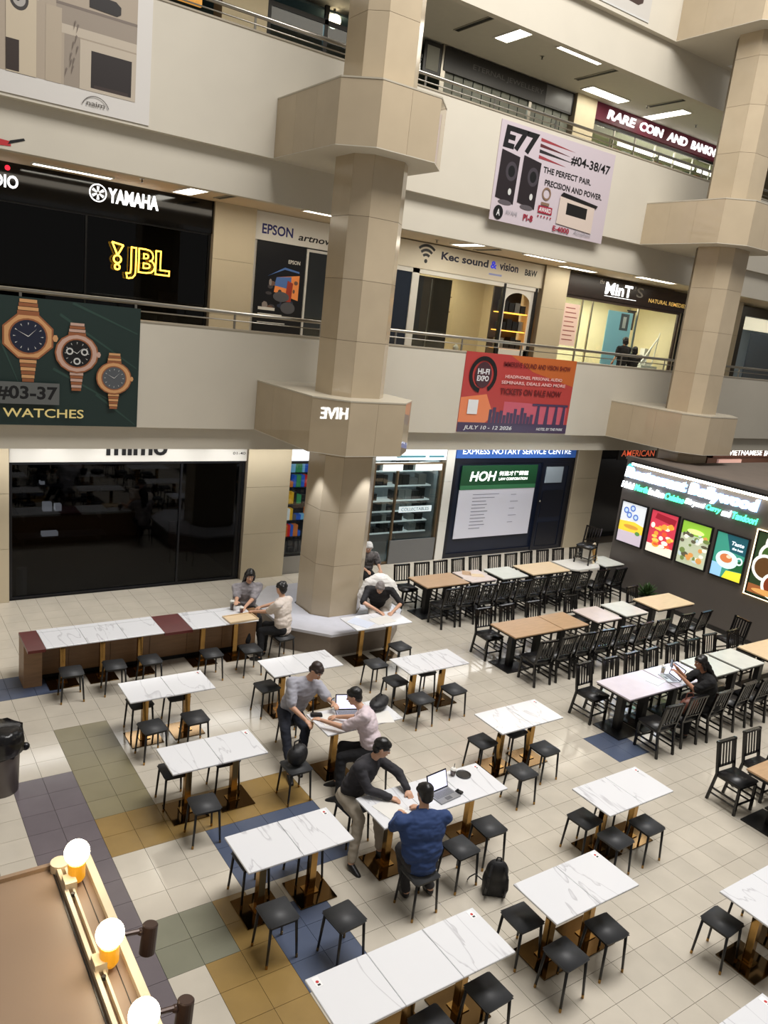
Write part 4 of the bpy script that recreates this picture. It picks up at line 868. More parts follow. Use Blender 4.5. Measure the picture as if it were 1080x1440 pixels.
cv.rect(0.6, 4.02, 3.0, 4.38, C('grey_band', (96, 98, 96))); cv.text('#03-37', 2.02, 4.08, 0.95, 0.24, m_bk, 0.03); cv.text('WATCHES', 2.13, 3.8, 1.27, 0.15, C('gold_text', (206, 186, 120), 0.2), 0.01); cv.text('LUXURY', 0.9, 3.8, 1.1, 0.15, C('gold_text', (206, 186, 120), 0.2), 0.01); cv.obj('print', t)
# red event banner
t, cv = banner(11.82, 3.69, 15.5, 5.56, C('event_red', (178, 62, 58)), 'red and orange event banner with a dark skyline')
cv.poly([(13.2, 5.56), (15.5, 5.56), (15.5, 4.9), (14.0, 5.2)], C('event_orange', (190, 98, 44))); cv.poly([(11.82, 4.5), (12.6, 4.6), (12.9, 4.1), (12.5, 3.8), (11.82, 3.8)], C('event_peach', (226, 130, 84)))
cv.poly([(13.2, 3.9), (15.4, 3.9), (15.4, 4.4), (13.2, 4.45)], C('event_pink', (196, 90, 106)))
m_sky = C('skyline', (70, 54, 84)); cv.rect(11.82, 3.69, 15.5, 3.92, m_sky)
random.seed(9)
x = 12.75
for h in (.36, .42, .3, .34, .22, .3, .28, .4, .24, .44, .3, .2, .26): cv.rect(x, 3.9, x+0.1, 3.92+h*0.9, m_sky); x += 0.115
for a in (14.3, 14.62, 14.94, 15.22): cv.poly([(a, 3.9), (a+.14, 3.9), (a+.12, 4.38), (a+.04, 4.38)], m_sky)
cv.rect(14.15, 4.38, 15.42, 4.43, m_sky)
cv.ring(12.4, 5.05, .33, .43, m_bk, math.radians(-60), math.radians(260), 26); cv.ell(12.4, 5.05, .26, .3, C('badge', (70, 40, 48))); m_wp = C('white', (226, 226, 226)); cv.text('HI-FI', 12.22, 5.06, .36, .13, m_wp, .03); cv.text('EXPO', 12.22, 4.9, .36, .13, m_wp, .03)
cv.rect(12.05, 4.12, 12.36, 4.46, m_wp)
dk = C('dark_red', (104, 26, 30)); cv.text('IMMERSIVE SOUND AND VISION SHOW', 13.0, 5.28, 2.3, .12, dk, .02)
cv.text('HEADPHONES, PERSONAL AUDIO', 13.1, 5.0, 1.95, .09, C('pale_pink', (230, 190, 186)), .02); cv.text('SEMINARS, DEALS AND MORE', 13.0, 4.86, 2.2, .09, C('pale_pink', (230, 190, 186)), .02)
cv.text('TICKETS ON SALE NOW', 13.0, 4.62, 2.1, .15, dk, .03); cv.text('JULY 10 - 12 2026', 12.0, 3.73, 1.55, .12, m_wp, .02, shear=.15); cv.text('HOTEL BY THE PARK', 14.4, 3.76, .95, .07, m_wp, .02, shear=.15); cv.obj('print', t)
# loudspeaker banner
t, cv = banner(11.94, 8.45, 15.65, 10.5, C('banner_lilac', (196, 184, 190)), 'white banner advertising black loudspeakers and a pale amplifier')
cv.text('E77', 12.05, 9.95, 1.05, .47, m_bk, .05, shear=.1)
for k, (c_, dx) in enumerate((('red', .75), ('darkr', .6), ('black', .8), ('red', .5))): cv.poly([(13.15, 10.37-k*.12), (13.55+dx, 10.28-k*.12), (13.15, 10.3-k*.12)], C('streak_'+c_, {'red': (150, 60, 66), 'darkr': (90, 40, 44), 'black': (40, 36, 38)}[c_]))
cv.text('#04-38/47', 14.18, 10.0, 1.35, .22, m_bk, .02); cv.text('THE PERFECT PAIR.', 13.35, 9.68, 1.6, .13, m_bk, .02); cv.text('PRECISION AND POWER.', 13.45, 9.42, 1.95, .13, m_bk, .02)
for x in (12.02, 12.68):
    cv.poly([(x, 8.93), (x+.55, 8.85), (x+.58, 9.85), (x+.03, 9.92)], C('spk_dark', (34, 26, 30))); cv.ell(x+.38, 9.52, .17, .2, C('spk_ring', (64, 58, 64))); cv.ell(x+.38, 9.52, .1, .12, m_bk); cv.ell(x+.4, 9.1, .05, .07, m_sil); cv.ell(x+.3, 8.86, .2, .05, C('foot', (90, 84, 88)))
cv.ell(12.17, 8.63, .14, .15, m_bk); cv.text('A', 12.12, 8.56, .1, .14, m_wp, .01); cv.text('AVAHI', 12.38, 8.62, .35, .1, C('greyt', (150, 148, 154)), 0); rd = C('crimson', (150, 30, 52)); cv.text('PI-8', 12.93, 8.58, .3, .14, rd, .03)
cv.ring(13.55, 9.25, .1, .14, C('bronze', (130, 104, 84))); cv.rect(13.42, 9.0, 13.68, 9.06, C('bronze', (130, 104, 84))); cv.rect(13.35, 8.82, 13.8, 8.98, rd); cv.text('AWARD', 13.38, 8.85, .39, .1, m_wp, .02)
for k in range(5): cv.ell(13.38+k*.1, 8.75, .025, .025, rd, 5)
cv.poly([(14.0, 9.3), (15.25, 9.2), (15.3, 9.27), (14.08, 9.38)], m_bk); cv.poly([(13.98, 8.68), (15.2, 8.62), (15.2, 9.2), (14.0, 9.28)], C('amp_champagne', (206, 190, 178))); cv.poly([(14.25, 8.92), (14.95, 8.9), (14.95, 9.15), (14.25, 9.18)], m_bk)
cv.text('E-4000', 13.9, 8.5, .55, .12, rd, .03); cv.text('Accuphase', 14.6, 8.5, .6, .13, C('greyt', (150, 148, 154)), 0, shear=.3); cv.obj('print', t)
# fireplace banner (upper left)
t, cv = banner(0.0, 8.7, 4.36, 11.05, C('banner_white', (214, 210, 204)), 'white framed banner of a marble fireplace and a loudspeaker, top left corner')
wallb = C('photo_wall', (170, 156, 138)); ston = C('photo_stone', (150, 138, 124)); ston2 = C('photo_stone_dark', (120, 108, 98))
cv.rect(0.0, 9.0, 4.12, 11.05, wallb); cv.rect(3.02, 9.0, 3.25, 9.9, ston); cv.poly([(2.9, 9.85), (4.12, 9.85), (4.12, 10.1), (2.9, 10.12)], ston); cv.rect(2.98, 9.72, 4.12, 9.85, C('photo_light', (188, 176, 158)))
cv.rect(2.9, 10.1, 4.12, 10.14, ston2); cv.rect(2.75, 9.0, 2.98, 10.05, C('photo_light2', (176, 162, 142))); cv.rect(3.25, 9.0, 4.12, 9.7, C('photo_light', (188, 176, 158))); cv.rect(3.42, 9.05, 4.05, 9.58, C('hearth', (38, 30, 28))); cv.rect(3.47, 9.05, 4.0, 9.1, C('hearth2', (58, 46, 42)))
cv.poly([(3.38, 10.18), (3.8, 10.16), (3.86, 10.2), (3.86, 10.3), (3.78, 10.36), (3.38, 10.38)], C('device_dark', (36, 30, 28)))
cv.rect(2.2, 9.0, 2.62, 10.6, C('spk_cream', (196, 182, 158))); cv.ell(2.38, 10.0, .13, .15, C('cone_rim', (60, 54, 50))); cv.ell(2.38, 10.0, .09, .1, C('cone_mid', (170, 165, 158))); cv.ell(2.36, 10.02, .04, .05, m_bk); cv.ell(2.38, 10.38, .05, .06, C('cone_mid2', (96, 86, 74))); cv.rect(2.2, 9.02, 2.38, 9.45, C('spk_slots', (52, 40, 34)))
random.seed(2)
for k in range(10): a = random.uniform(3.02, 3.2); b = random.uniform(9.05, 9.8); cv.poly([(a, b), (a+.04, b+.12), (a+.02, b+.14)], ston2)
cv.ring(3.5, 8.72, .21, .222, C('logo_ink', (90, 84, 78)), math.radians(20), math.radians(160), 14); cv.text('naim', 3.36, 8.79, .28, .07, C('logo_ink', (90, 84, 78)), 0.01); cv.obj('print', t)
# banner at the top right corner
t, cv = banner(12.9, 13.5, 16.0, 15.4, C('banner_greywhite', (196, 192, 184)), 'white banner with a dark rounded product, cut by the top edge of the photo')
cv.slab(12.9, 13.47, 16.0, 13.51, m_sil, .02); cv.poly([(13.6, 13.78), (15.55, 13.72), (15.7, 13.8), (15.72, 13.95), (15.6, 14.05), (13.6, 14.1)], C('product_dark', (66, 50, 44))); cv.text('HI-FI', 14.4, 13.84, .5, .12, C('product_text', (120, 110, 100)), .01); cv.rect(15.55, 14.15, 15.8, 14.2, m_bk); cv.obj('print', t)
# small red decoration at the left edge
t = thing('wall_sticker', 'small red and black bird-like sticker at the left edge under the fireplace banner', 'sticker', (2.2, P, 8.05))
cv = Canvas((0, P+0.155, 0)); cv.poly([(2.05, 7.96), (2.3, 7.98), (2.28, 8.05), (2.1, 8.06)], C('redbird', (190, 50, 56))); cv.poly([(2.25, 8.0), (2.5, 8.1), (2.48, 8.13), (2.28, 8.06)], m_bk); cv.obj('print', t)
# the reflected ground-floor shop sign stands across the hall on the left
t = thing('shop_sign', 'white glowing capital letters of a ground floor shop, seen mirrored in the pillar tiles', 'sign', (-6.0, 3.85, 2.6))
cv = Canvas((-6.0, 0, 0), (0, 1, 0), (0, 0, 1))
hv = mat('mirror_sign_letters', (255, 255, 250), 0.5, emit=26.0); cv.text('HIVE', 3.2, 2.35, 1.15, 0.42, hv, 0.02, extr=0.04); cv.obj('letters', t)
wpart('board', MB().box(-6.1, 2.7, 2.1, -6.0, 5.0, 3.0), m_black, t)

# ============================================================ FURNITURE MASTERS
def make_marble_table():
    t = thing('cafe_table', 'x', 'table', group='white marble cafe tables with gold bases')
    MB().box(-0.298, -0.298, 0.728, 0.298, 0.298, 0.75).obj('tabletop', m_marble, t, bevel=0.004)
    MB().box(-0.2, -0.2, 0.71, 0.2, 0.2, 0.728).obj('underframe', m_black, t)
    MB().box(-0.04, -0.04, 0.025, 0.04, 0.04, 0.71).obj('post', m_gold, t, bevel=0.004)
    mb = MB().box(-0.22, -0.22, 0.0, 0.22, 0.22, 0.014); mb.obj('base_plate', m_goldplate, t, bevel=0.003)
    MB().box(-0.075, -0.075, 0.014, 0.075, 0.075, 0.025).obj('collar', m_gold, t)
    return t
def make_stool():
    t = thing('stool', 'x', 'stool', group='charcoal square cafe stools')
    mb = MB(); mb.box(-0.165, -0.165, 0.425, 0.165, 0.165, 0.465)
    mb.obj('seat', m_seat, t, bevel=0.018, seg=2, smooth=True)
    MB().box(-0.145, -0.145, 0.405, 0.145, 0.145, 0.425).obj('seat_frame', m_black, t)
    leg = None
    for sx, sy in ((-1, -1), (1, -1), (1, 1), (-1, 1)):
        o = MB().cyl((sx*0.16, sy*0.16, 0), (sx*0.135, sy*0.135, 0.41), 0.0125, 0.015, n=8).obj('leg', m_black, t, smooth=True)
        MB().cyl((sx*0.16, sy*0.16, 0), (sx*0.1575, sy*0.1575, 0.04), 0.0135, n=8).obj('leg_tip', m_gold, o)
    return t
def make_chair():
    t = thing('dining_chair', 'x', 'chair', group='black slat-back dining chairs')
    # faces +y, back at -y
    mb = MB(); mb.box(-0.205, -0.19, 0.43, 0.205, 0.21, 0.468); mb.obj('seat', mat('gloss_black_pad', (26, 25, 26), 0.36, rnd=.2), t, bevel=0.016, seg=2, smooth=True)
    MB().box(-0.19, -0.17, 0.395, 0.19, 0.19, 0.43).obj('seat_rail', m_blackw, t)
    for s in (-1, 1):
        MB().bar((s*0.185, 0.185, 0), (s*0.18, 0.18, 0.4), 0.034, m=None).obj('front_leg', m_blackw, t)
        mb = MB(); mb.bar((s*0.185, -0.25, 0), (s*0.185, -0.18, 0.43), 0.034); mb.bar((s*0.185, -0.18, 0.43), (s*0.185, -0.265, 0.89), 0.034); mb.obj('back_post', m_blackw, t)
        MB().bar((s*0.185, 0.18, 0.2), (s*0.185, -0.215, 0.2), 0.018, 0.024).obj('stretcher', m_blackw, t)
        MB().bar((s*0.185, 0.18, 0.12), (s*0.185, -0.225, 0.12), 0.016, 0.02).obj('stretcher', m_blackw, t)
    MB().bar((-0.2, -0.262, 0.87), (0.2, -0.262, 0.87), 0.05, 0.03).obj('top_rail', m_blackw, t)
    MB().bar((-0.18, -0.198, 0.53), (0.18, -0.198, 0.53), 0.03, 0.02).obj('lower_rail', m_blackw, t)
    MB().bar((-0.18, 0.182, 0.16), (0.18, 0.182, 0.16), 0.018, 0.024).obj('stretcher', m_blackw, t)
    sl = None
    for k in range(5):
        x = -0.13+k*0.065
        if sl is None: sl = MB().bar((0, -0.2, 0.54), (0, -0.258, 0.855), 0.026, 0.01).obj('slat', m_blackw, t); q = sl
        else: q = sl.copy(); COL.objects.link(q)
        q.location = (x, 0, 0)
    return t
def make_dark_table(w, m, key):
    t = thing('dining_table', 'x', 'table')
    MB().box(-w/2+0.01, -0.345, 0.722, w/2-0.01, 0.345, 0.75).obj('tabletop', m, t, bevel=0.004)
    MB().box(-w/2+0.03, -0.33, 0.69, w/2-0.03, 0.33, 0.722).obj('apron', m_black, t)
    for s in ((-1, 1) if w > 1 else (0,)):
        x = s*(w/2-0.3)
        MB().box(x-0.06, -0.05, 0.02, x+0.06, 0.05, 0.69).obj('post', m_black, t)
        MB().box(x-0.27, -0.27, 0, x+0.27, 0.27, 0.02).obj('base_plate', m_black, t)
    return t
MT = make_marble_table(); ST = make_stool(); CH = make_chair()
used = {'t': False, 's': False, 'c': False}
def put(master, key, x, y, rz, label, group=None):
    if not used[key]:
        used[key] = True; bpy.context.view_layer.update(); TREES[master.name] = tree_of(master)
        master.location = (x, y, 0); master.rotation_euler = (0, 0, rz); master['label'] = label
        if group: master['group'] = group
        return master
    return dup(master, (x, y, 0), rz, label, group)
# marble tables: (x0, y0, number of square tops, description of the set, sticker?)
SETS = [
    (2.95, 9.40, 2, 'left-column pair nearest the wooden counter', 1),
    (2.90, 7.60, 2, 'second pair in the left column', 1),
    (3.00, 5.75, 2, 'left-column pair over blue floor tiles', 1),
    (2.89, 3.82, 3, 'row of three at the bottom edge', 1),
    (5.06, 9.40, 2, 'pair behind the grey-shirted man', 0),
    (7.20, 10.50, 2, 'pair before the person in white', 0),
    (7.07, 8.72, 2, 'empty pair right of the pillar', 0),
    (4.97, 7.65, 2, 'pair shared by the two pale-shirted men', 0),
    (4.58, 5.75, 3, 'row of three under the open laptop', 1),
    (7.20, 6.75, 2, 'glaring pair right of the laptop', 1),
    (7.12, 4.81, 2, 'lower right pair with three stools', 1),
    (5.27, 3.88, 2, 'pair in front of the black backpack', 1),
    (7.17, 2.83, 2, 'pair cut by the right edge of the photo', 1),
    (5.14, 1.87, 2, 'pair at the bottom right corner', 1)]
POS = {1: ['the'], 2: ['left', 'right'], 3: ['left', 'middle', 'right']}
m_stk = mat('sticker_white', (240, 240, 240), 0.5); m_red = mat('sticker_red', (190, 40, 40), 0.5)
for x0, y0, n, d, stk in SETS:
    for k in range(n):
        put(MT, 't', x0+0.3+0.6*k, y0+0.3, 0, '%s white marble table of the %s' % (POS[n][k], d))
    if stk:
        sx = x0+0.6*n-0.07
        xs = [(sx, y0+0.53)]
        if n == 3 and y0 < 4: xs.append((x0+0.08, y0+0.53))
        for q, (a, b) in enumerate(xs):
            t = thing('table_sticker', 'white sticker, %s corner of the %s' % (['rear right', 'rear left'][q], d), 'sticker', (a, b, 0.75))
            MB().box(-0.03, -0.05, 0.0005, 0.03, 0.05, 0.0015).obj('sheet', m_stk, t)
            MB().lathe([(0.014, 0.0015), (0.014, 0.002)], n=12).obj('spot', m_red, t)
            MB().box(-0.012, -0.04, 0.0015, 0.014, -0.022, 0.002).obj('print', m_black, t)
# counter: wooden box bench with gold posts, marble and maroon tops
t = thing('wooden_counter', 'long low brown wooden counter with maroon end and middle tops', 'counter', (4.1, 12.1, 0))
m_wood = mat('brown_veneer', (146, 112, 80), 0.4, noise=0.15, scale=3, stretch=(1, 1, 8))
wpart('body', MB().box(2.09, 12.0, 0, 6.0, 12.15, 0.7), m_wood, t)
for k in range(6): wpart('panel', MB().box(2.12+k*0.645, 11.988, 0.08, 2.12+k*0.645+0.63, 12.0, 0.68), m_wood, t)
wpart('plinth_strip', MB().box(2.09, 11.985, 0, 6.0, 12.0, 0.06), m_black, t)
m_mar = mat('maroon_top', (92, 36, 34), 0.3, noise=0.1)
wpart('end_top', MB().box(2.06, 11.44, 0.70, 2.31, 12.18, 0.745), m_mar, t, 'maroon end top'); wpart('middle_top', MB().box(4.112, 11.44, 0.70, 4.578, 12.18, 0.745), m_mar, t, 'maroon middle top')
wpart('end_panel', MB().box(2.06, 11.75, 0.0, 2.1, 12.15, 0.70), m_wood, t)
wpart('rear_top', MB().box(2.31, 12.065, 0.70, 4.11, 12.18, 0.75), m_marble, t, 'marble strip'); wpart('rear_top', MB().box(4.58, 12.065, 0.70, 5.78, 12.18, 0.75), m_marble, t, 'marble strip')
wpart('front_panel', MB().box(2.1, 11.75, 0.0, 2.32, 11.79, 0.70), m_wood, t)
for k, x in enumerate((2.612, 3.212, 3.812, 4.88, 5.48)):
    lab = ['leftmost', 'second', 'third'][k] if k < 3 else ['fourth', 'fifth'][k-3]
    put(MT, 't', x+0.0, 11.76, 0, '%s white marble table pushed against the long brown counter' % lab)
# stools
STOOLS = [
 (2.62, 11.2, 'leftmost stool before the long brown counter'), (3.25, 11.2, 'second stool from the left before the long brown counter'), (3.8, 11.2, 'third stool from the left before the long brown counter'), (4.78, 11.1, 'fourth stool before the counter, past the maroon middle top'), (5.45, 11.05, 'stool before the counter beside the man in the white shirt'),
 (3.2, 9.22, 'left front stool of the pair nearest the counter'), (3.8, 9.24, 'right front stool of the pair nearest the counter'), (3.25, 9.93, 'left rear stool of the pair nearest the counter'), (3.8, 9.96, 'right rear stool of the pair nearest the counter'),
 (3.2, 7.36, 'front stool of the second pair in the left column'), (3.12, 8.15, 'left rear stool of the second pair in the left column'), (3.78, 8.15, 'right rear stool of the second pair in the left column'),
 (3.2, 5.48, 'left front stool of the left column pair over blue tiles'), (3.75, 5.15, 'right front stool of the left column pair over blue tiles, pulled out'), (3.3, 6.3, 'left rear stool of the left column pair over blue tiles'), (3.95, 6.3, 'right rear stool of the left column pair over blue tiles'),
 (3.15, 3.75, 'left front stool of the bottom row, cut by the edge'), (3.78, 3.78, 'middle front stool of the bottom row'), (4.42, 3.82, 'right front stool of the bottom row of three'),
 (5.12, 9.72, 'stool at the left side of the table pair behind the grey-shirted man'), (5.45, 9.25, 'front stool of the table pair behind the grey-shirted man'), (5.5, 10.1, 'rear stool of the table pair behind the grey-shirted man'),
 (7.17, 9.8, 'front stool of the table under the person in white'), (7.98, 10.25, 'stool right of the person in white'),
 (7.12, 9.15, 'left rear stool of the empty pair right of the pillar'), (7.8, 9.29, 'right rear stool of the empty pair right of the pillar'), (7.15, 8.5, 'left front stool of the empty pair right of the pillar'), (7.85, 8.55, 'right front stool of the empty pair right of the pillar'),
 (4.52, 7.62, 'stool carrying a black bag left of the two men in pale shirts'), (5.05, 8.72, 'stool under the man in the grey shirt'), (5.5, 7.35, 'stool under the man in the pink shirt'),
 (4.75, 6.62, 'stool under the man in the black shirt'), (4.79, 5.33, 'stool under the man in the blue shirt'), (5.45, 5.45, 'stool right of the man in the blue shirt'), (6.0, 5.6, 'stool at the right end of the laptop row above the backpack'),
 (7.22, 7.12, 'left rear stool of the glaring pair right of the laptop'), (7.85, 7.17, 'right rear stool of the glaring pair right of the laptop'), (7.2, 6.3, 'left front stool of the glaring pair right of the laptop, darker'), (7.93, 6.6, 'right front stool of the glaring pair right of the laptop'),
 (7.2, 5.2, 'left stool of the lower right pair'), (7.25, 4.77, 'middle stool of the lower right pair'), (7.83, 4.77, 'right stool of the lower right pair'), (8.0, 5.38, 'rear stool of the lower right pair'),
 (5.33, 4.34, 'left stool of the pair before the backpack'), (5.38, 3.8, 'front stool of the pair before the backpack'), (6.0, 3.84, 'right front stool of the pair before the backpack, nearly black'),
 (7.2, 3.34, 'lone stool left of the table cut by the right edge'), (7.9, 3.4, 'rear stool of the table cut by the right edge')]
for k, (x, y, l) in enumerate(STOOLS):
    put(ST, 's', x, y, random.uniform(-0.08, 0.08), 'charcoal square stool, '+l)
# dark tables of the food court rows
m_oak = mat('orange_wood_top', (188, 154, 118), 0.3, noise=0.12, scale=4, stretch=(1, 7, 1)); m_light = mat('light_wood_top', (224, 200, 164), 0.3, noise=0.08, scale=4, stretch=(1, 7, 1)); m_pw = mat('pale_pink_top', (218, 203, 196), 0.25, noise=0.06); m_pg = mat('pale_grey_top', (214, 216, 208), 0.22, noise=0.05); m_lil = mat('pale_lilac_top', (214, 206, 216), 0.2, noise=0.05)
DT = [(9.8, 11.05, 9.25, m_oak, 'long orange wood table at the left end of the middle dark row'), (11.05, 11.77, 9.25, m_oak, 'short orange wood table next to it in the middle dark row'), (12.04, 12.78, 9.27, m_pw, 'small pinkish table in the middle dark row'), (12.94, 13.67, 9.3, m_pg, 'small white table in the middle dark row'), (14.02, 15.3, 9.32, m_light, 'pale wood table at the stall end of the middle dark row'),
      (9.85, 11.04, 6.72, m_lil, 'long lilac-white table at the left end of the nearer dark row'), (11.04, 12.0, 6.72, m_lil, 'white table under the seated person in black'), (12.07, 12.86, 6.72, m_pg, 'pale grey table right of the person in black'), (12.93, 13.67, 6.72, m_pg, 'second pale grey table right of the person in black'), (13.87, 15.2, 6.72, m_light, 'pale wood table at the right edge of the nearer dark row'),
      (9.83, 11.0, 11.95, m_oak, 'orange wood table at the left end of the far dark row'), (11.05, 11.8, 11.95, m_pw, 'cluttered pinkish table in the far dark row'), (11.95, 12.75, 11.93, m_pg, 'pale table fourth from the stall in the far dark row'), (12.9, 14.15, 11.95, m_light, 'pale wood table in the middle of the far dark row'), (15.35, 16.1, 11.92, m_pg, 'pale corner table against the stall wall in the far row'),
      (9.76, 10.96, 4.02, m_oak, 'orange wood table cut by the right edge of the photo'), (11.0, 12.2, 4.02, m_oak, 'orange wood table beyond the right edge')]
for x0, x1, y0, m_, l in DT:
    t = make_dark_table(x1-x0, m_, l); t.location = ((x0+x1)/2, y0+0.35, 0); t['label'] = l; t['group'] = 'dark-framed food court tables'
# rounded-edge white table at the end of the far row
t = thing('dining_table', 'white glossy table with rounded front edge in the far row', 'table', (14.75, 12.28, 0), group='dark-framed food court tables')
pl = [(-0.55, 0.35), (-0.55, -0.2)]+[(-0.55+0.2-0.2*math.cos(a), -0.2-0.2*math.sin(a)) for a in (0.4, 0.8, 1.2, 1.57)]+[(0.35, -0.4), (0.55, -0.2), (0.55, 0.35)]
MB().prism(pl, 0.725, 0.76).obj('tabletop', mat('gloss_white', (225, 222, 214), 0.12), t); MB().box(-0.06, -0.06, 0, 0.06, 0.06, 0.725).obj('post', m_black, t); MB().box(-0.27, -0.27, 0, 0.27, 0.27, 0.02).obj('base_plate', m_black, t)
def chairs(xs, y, rz, row):
    for k, x in enumerate(xs):
        put(CH, 'c', x, y+random.uniform(-0.03, 0.03), rz+random.uniform(-0.07, 0.07), 'black slat-back chair, %s from the left %s' % (ORD[k], row))
PI = math.pi
chairs([9.98, 10.6, 11.3, 12.4, 13.2, 14.4], 10.08, PI, 'along the wall side of the middle dark row')
chairs([10.1, 10.62, 11.14, 11.66, 12.2, 12.74, 13.28, 14.15, 14.72], 8.95, 0, 'along the open side of the middle dark row')
chairs([10.0, 10.62, 11.2, 11.75, 12.35, 12.95, 13.55, 14.3], 7.55, PI, 'along the wall side of the nearer dark row')
chairs([10.2, 10.85, 11.44, 12.2, 12.75, 13.4, 14.1], 6.42, 0, 'along the open side of the nearer dark row')
chairs([10.1, 10.6, 11.1, 11.6, 12.1, 12.6, 13.1, 13.6, 14.1, 14.7, 15.3], 11.68, 0, 'along the open side of the far dark row')
chairs([9.95, 10.5, 11.05, 11.6, 12.15, 12.7, 13.25, 13.8, 14.35, 14.9, 15.5], 12.85, PI, 'along the shop side of the far dark row')
chairs([9.98, 10.65, 11.3], 4.92, PI, 'behind the orange table at the right edge')
put(CH, 'c', 14.9, 8.15, PI/2*0.9, 'black slat-back chair standing alone between the two nearer dark rows by the stall')
# chairs upside down / stacked on the far tables
t = put(CH, 'c', 15.25, 12.2, PI*0.6, 'black slat-back chair resting on the rounded white table'); t.location = (15.0, 12.3, 0.76)
# clutter on the far row
t = thing('framed_board', 'yellow and brown framed board standing in for a round-backed chair on the far corner tables', 'board', (15.35, 12.25, 0.76), rz=0.5)  # board built in place of a round-backed chair with a yellow-brown cushion
b = MB().bar((-0.22, 0.0, 0.0), (-0.22, 0.12, 0.42), 0.03).bar((0.22, 0, 0), (0.22, 0.12, 0.42), 0.03).bar((-0.22, 0, 0.015), (0.22, 0, 0.015), 0.03).bar((-0.22, 0.12, 0.42), (0.22, 0.12, 0.42), 0.03); b.obj('frame', mat('cream_frame', (225, 210, 180), 0.5), t)
MB().raw([(-0.2, 0.0, 0.02), (0.2, 0.0, 0.02), (0.2, 0.11, 0.4), (-0.2, 0.11, 0.4), (-0.2, 0.02, 0.02), (0.2, 0.02, 0.02), (0.2, 0.13, 0.4), (-0.2, 0.13, 0.4)], [(0, 1, 2, 3), (7, 6, 5, 4), (0, 4, 5, 1), (1, 5, 6, 2), (2, 6, 7, 3), (3, 7, 4, 0)]).obj('panel', mat('mustard_panel', (170, 128, 60), 0.5, noise=.4, scale=14), t)
def paper(x, y, z, w, d, rz, m, name, label, cat):
    o = MB().box(-w/2, -d/2, 0, w/2, d/2, 0.004).obj(name, m); o.location = (x, y, z); o.rotation_euler = (0, 0, rz); return tag(o, label, cat)
for k, (x, y, rz, l) in enumerate(((11.15, 12.15, 0.3, 'folded pinkish paper on the left of the cluttered far table'), (11.5, 12.3, -0.4, 'crumpled cream paper on the right of the cluttered far table'), (11.35, 12.5, 0.9, 'small brown card on the cluttered far table'))):
    paper(x, y, 0.75, 0.3, 0.2, rz, [m_pw, m_light, m_oak][k], 'paper', l, 'paper')
# dark table mat strip on floor under the person's table is tile; laptop etc
def laptop(x, y, z, rz, label, screen_e=0.9, ang=1.9, body=(150, 152, 156)):
    t = thing('laptop', label, 'laptop', (x, y, z), rz)
    mb_ = mat('laptop_body_%d' % body[0], body, 0.35, 0.5)
    MB().box(-0.16, -0.11, 0, 0.16, 0.11, 0.014).obj('base', mb_, t, bevel=0.003)
    k = MB()
    for r in range(5):
        for c in range(12): k.box(-0.14+c*0.0235, -0.02+r*0.021, 0.014, -0.14+c*0.0235+0.019, -0.02+r*0.021+0.016, 0.0155)
    k.obj('keyboard', mat('key_grey', (110, 112, 118), 0.5), t)['kind'] = 'stuff'
    MB().box(-0.045, -0.09, 0.014, 0.045, -0.035, 0.0148).obj('touchpad', mat('touchpad', (90, 92, 98), 0.3), t)
    h = thing('x', None, None); bpy.data.objects.remove(h)
    lid = MB().box(-0.16, -0.004, 0, 0.16, 0.004, 0.215).obj('lid', m_black if body[0] > 100 else mb_, t); lid.location = (0, 0.11, 0.012); lid.rotation_euler = (-(ang-PI/2), 0, 0)
    s = MB().box(-0.145, -0.0052, 0.018, 0.145, -0.0042, 0.2).obj('screen', mat('screen_lilac', (222, 222, 255), 0.3, emit=screen_e), lid)
    return t
laptop(5.56, 5.95, 0.75, 0.12, 'open grey laptop with a glowing pale screen between the men in black and blue')
laptop(5.5, 8.02, 0.75, -0.35, 'open laptop with a bright screen before the man in the pink shirt', 1.1, 1.95, (151, 152, 156))
laptop(11.2, 7.0, 0.75, -1.9, 'pale open laptop in front of the person in black', 0.5, 1.9, (210, 220, 222))
paper(10.88, 7.02, 0.75, 0.3, 0.22, 0.2, mat('tablet_pale', (205, 214, 216), 0.2), 'tablet', 'flat pale tablet with dark edge beside the laptop on the lilac table', 'tablet')
paper(11.75, 7.1, 0.75, 0.3, 0.22, 0.3, m_white, 'paper', 'white sheet on the table in front of the person in black', 'paper')
paper(4.83, 6.0, 0.75, 0.26, 0.34, 0.2, m_white, 'paper', 'white sheet under the hands of the man in the black shirt', 'paper')
paper(5.2, 8.0, 0.75, 0.24, 0.32, -0.2, m_white, 'paper', 'white sheet between the men in pale shirts', 'paper')
paper(5.92, 7.78, 0.75, 0.24, 0.32, -0.3, m_white, 'paper', 'white sheets beside the black bag on the table', 'paper')
paper(7.9, 10.75, 0.75, 0.42, 0.3, 0.1, m_white, 'paper', 'open white newspaper under the arms of the person in white', 'newspaper')
paper(7.45, 10.78, 0.75, 0.3, 0.42, 0.5, mat('paper_blue', (214, 222, 238), .6), 'paper', 'bluish sheet at the left of the table of the person in white', 'paper')
t = thing('serving_tray', 'light wooden tray on the counter end before the man in the white shirt', 'tray', (5.5, 11.62, 0.75), 0.05)
MB().box(-0.26, -0.15, 0, 0.26, 0.15, 0.012).obj('base', m_light, t)
mb = MB(); mb.box(-0.27, -0.16, 0, 0.27, -0.15, 0.03).box(-0.27, 0.15, 0, 0.27, 0.16, 0.03).box(-0.27, -0.15, 0, -0.26, 0.15, 0.03).box(0.26, -0.15, 0, 0.27, 0.15, 0.03); mb.obj('rim', m_light, t)
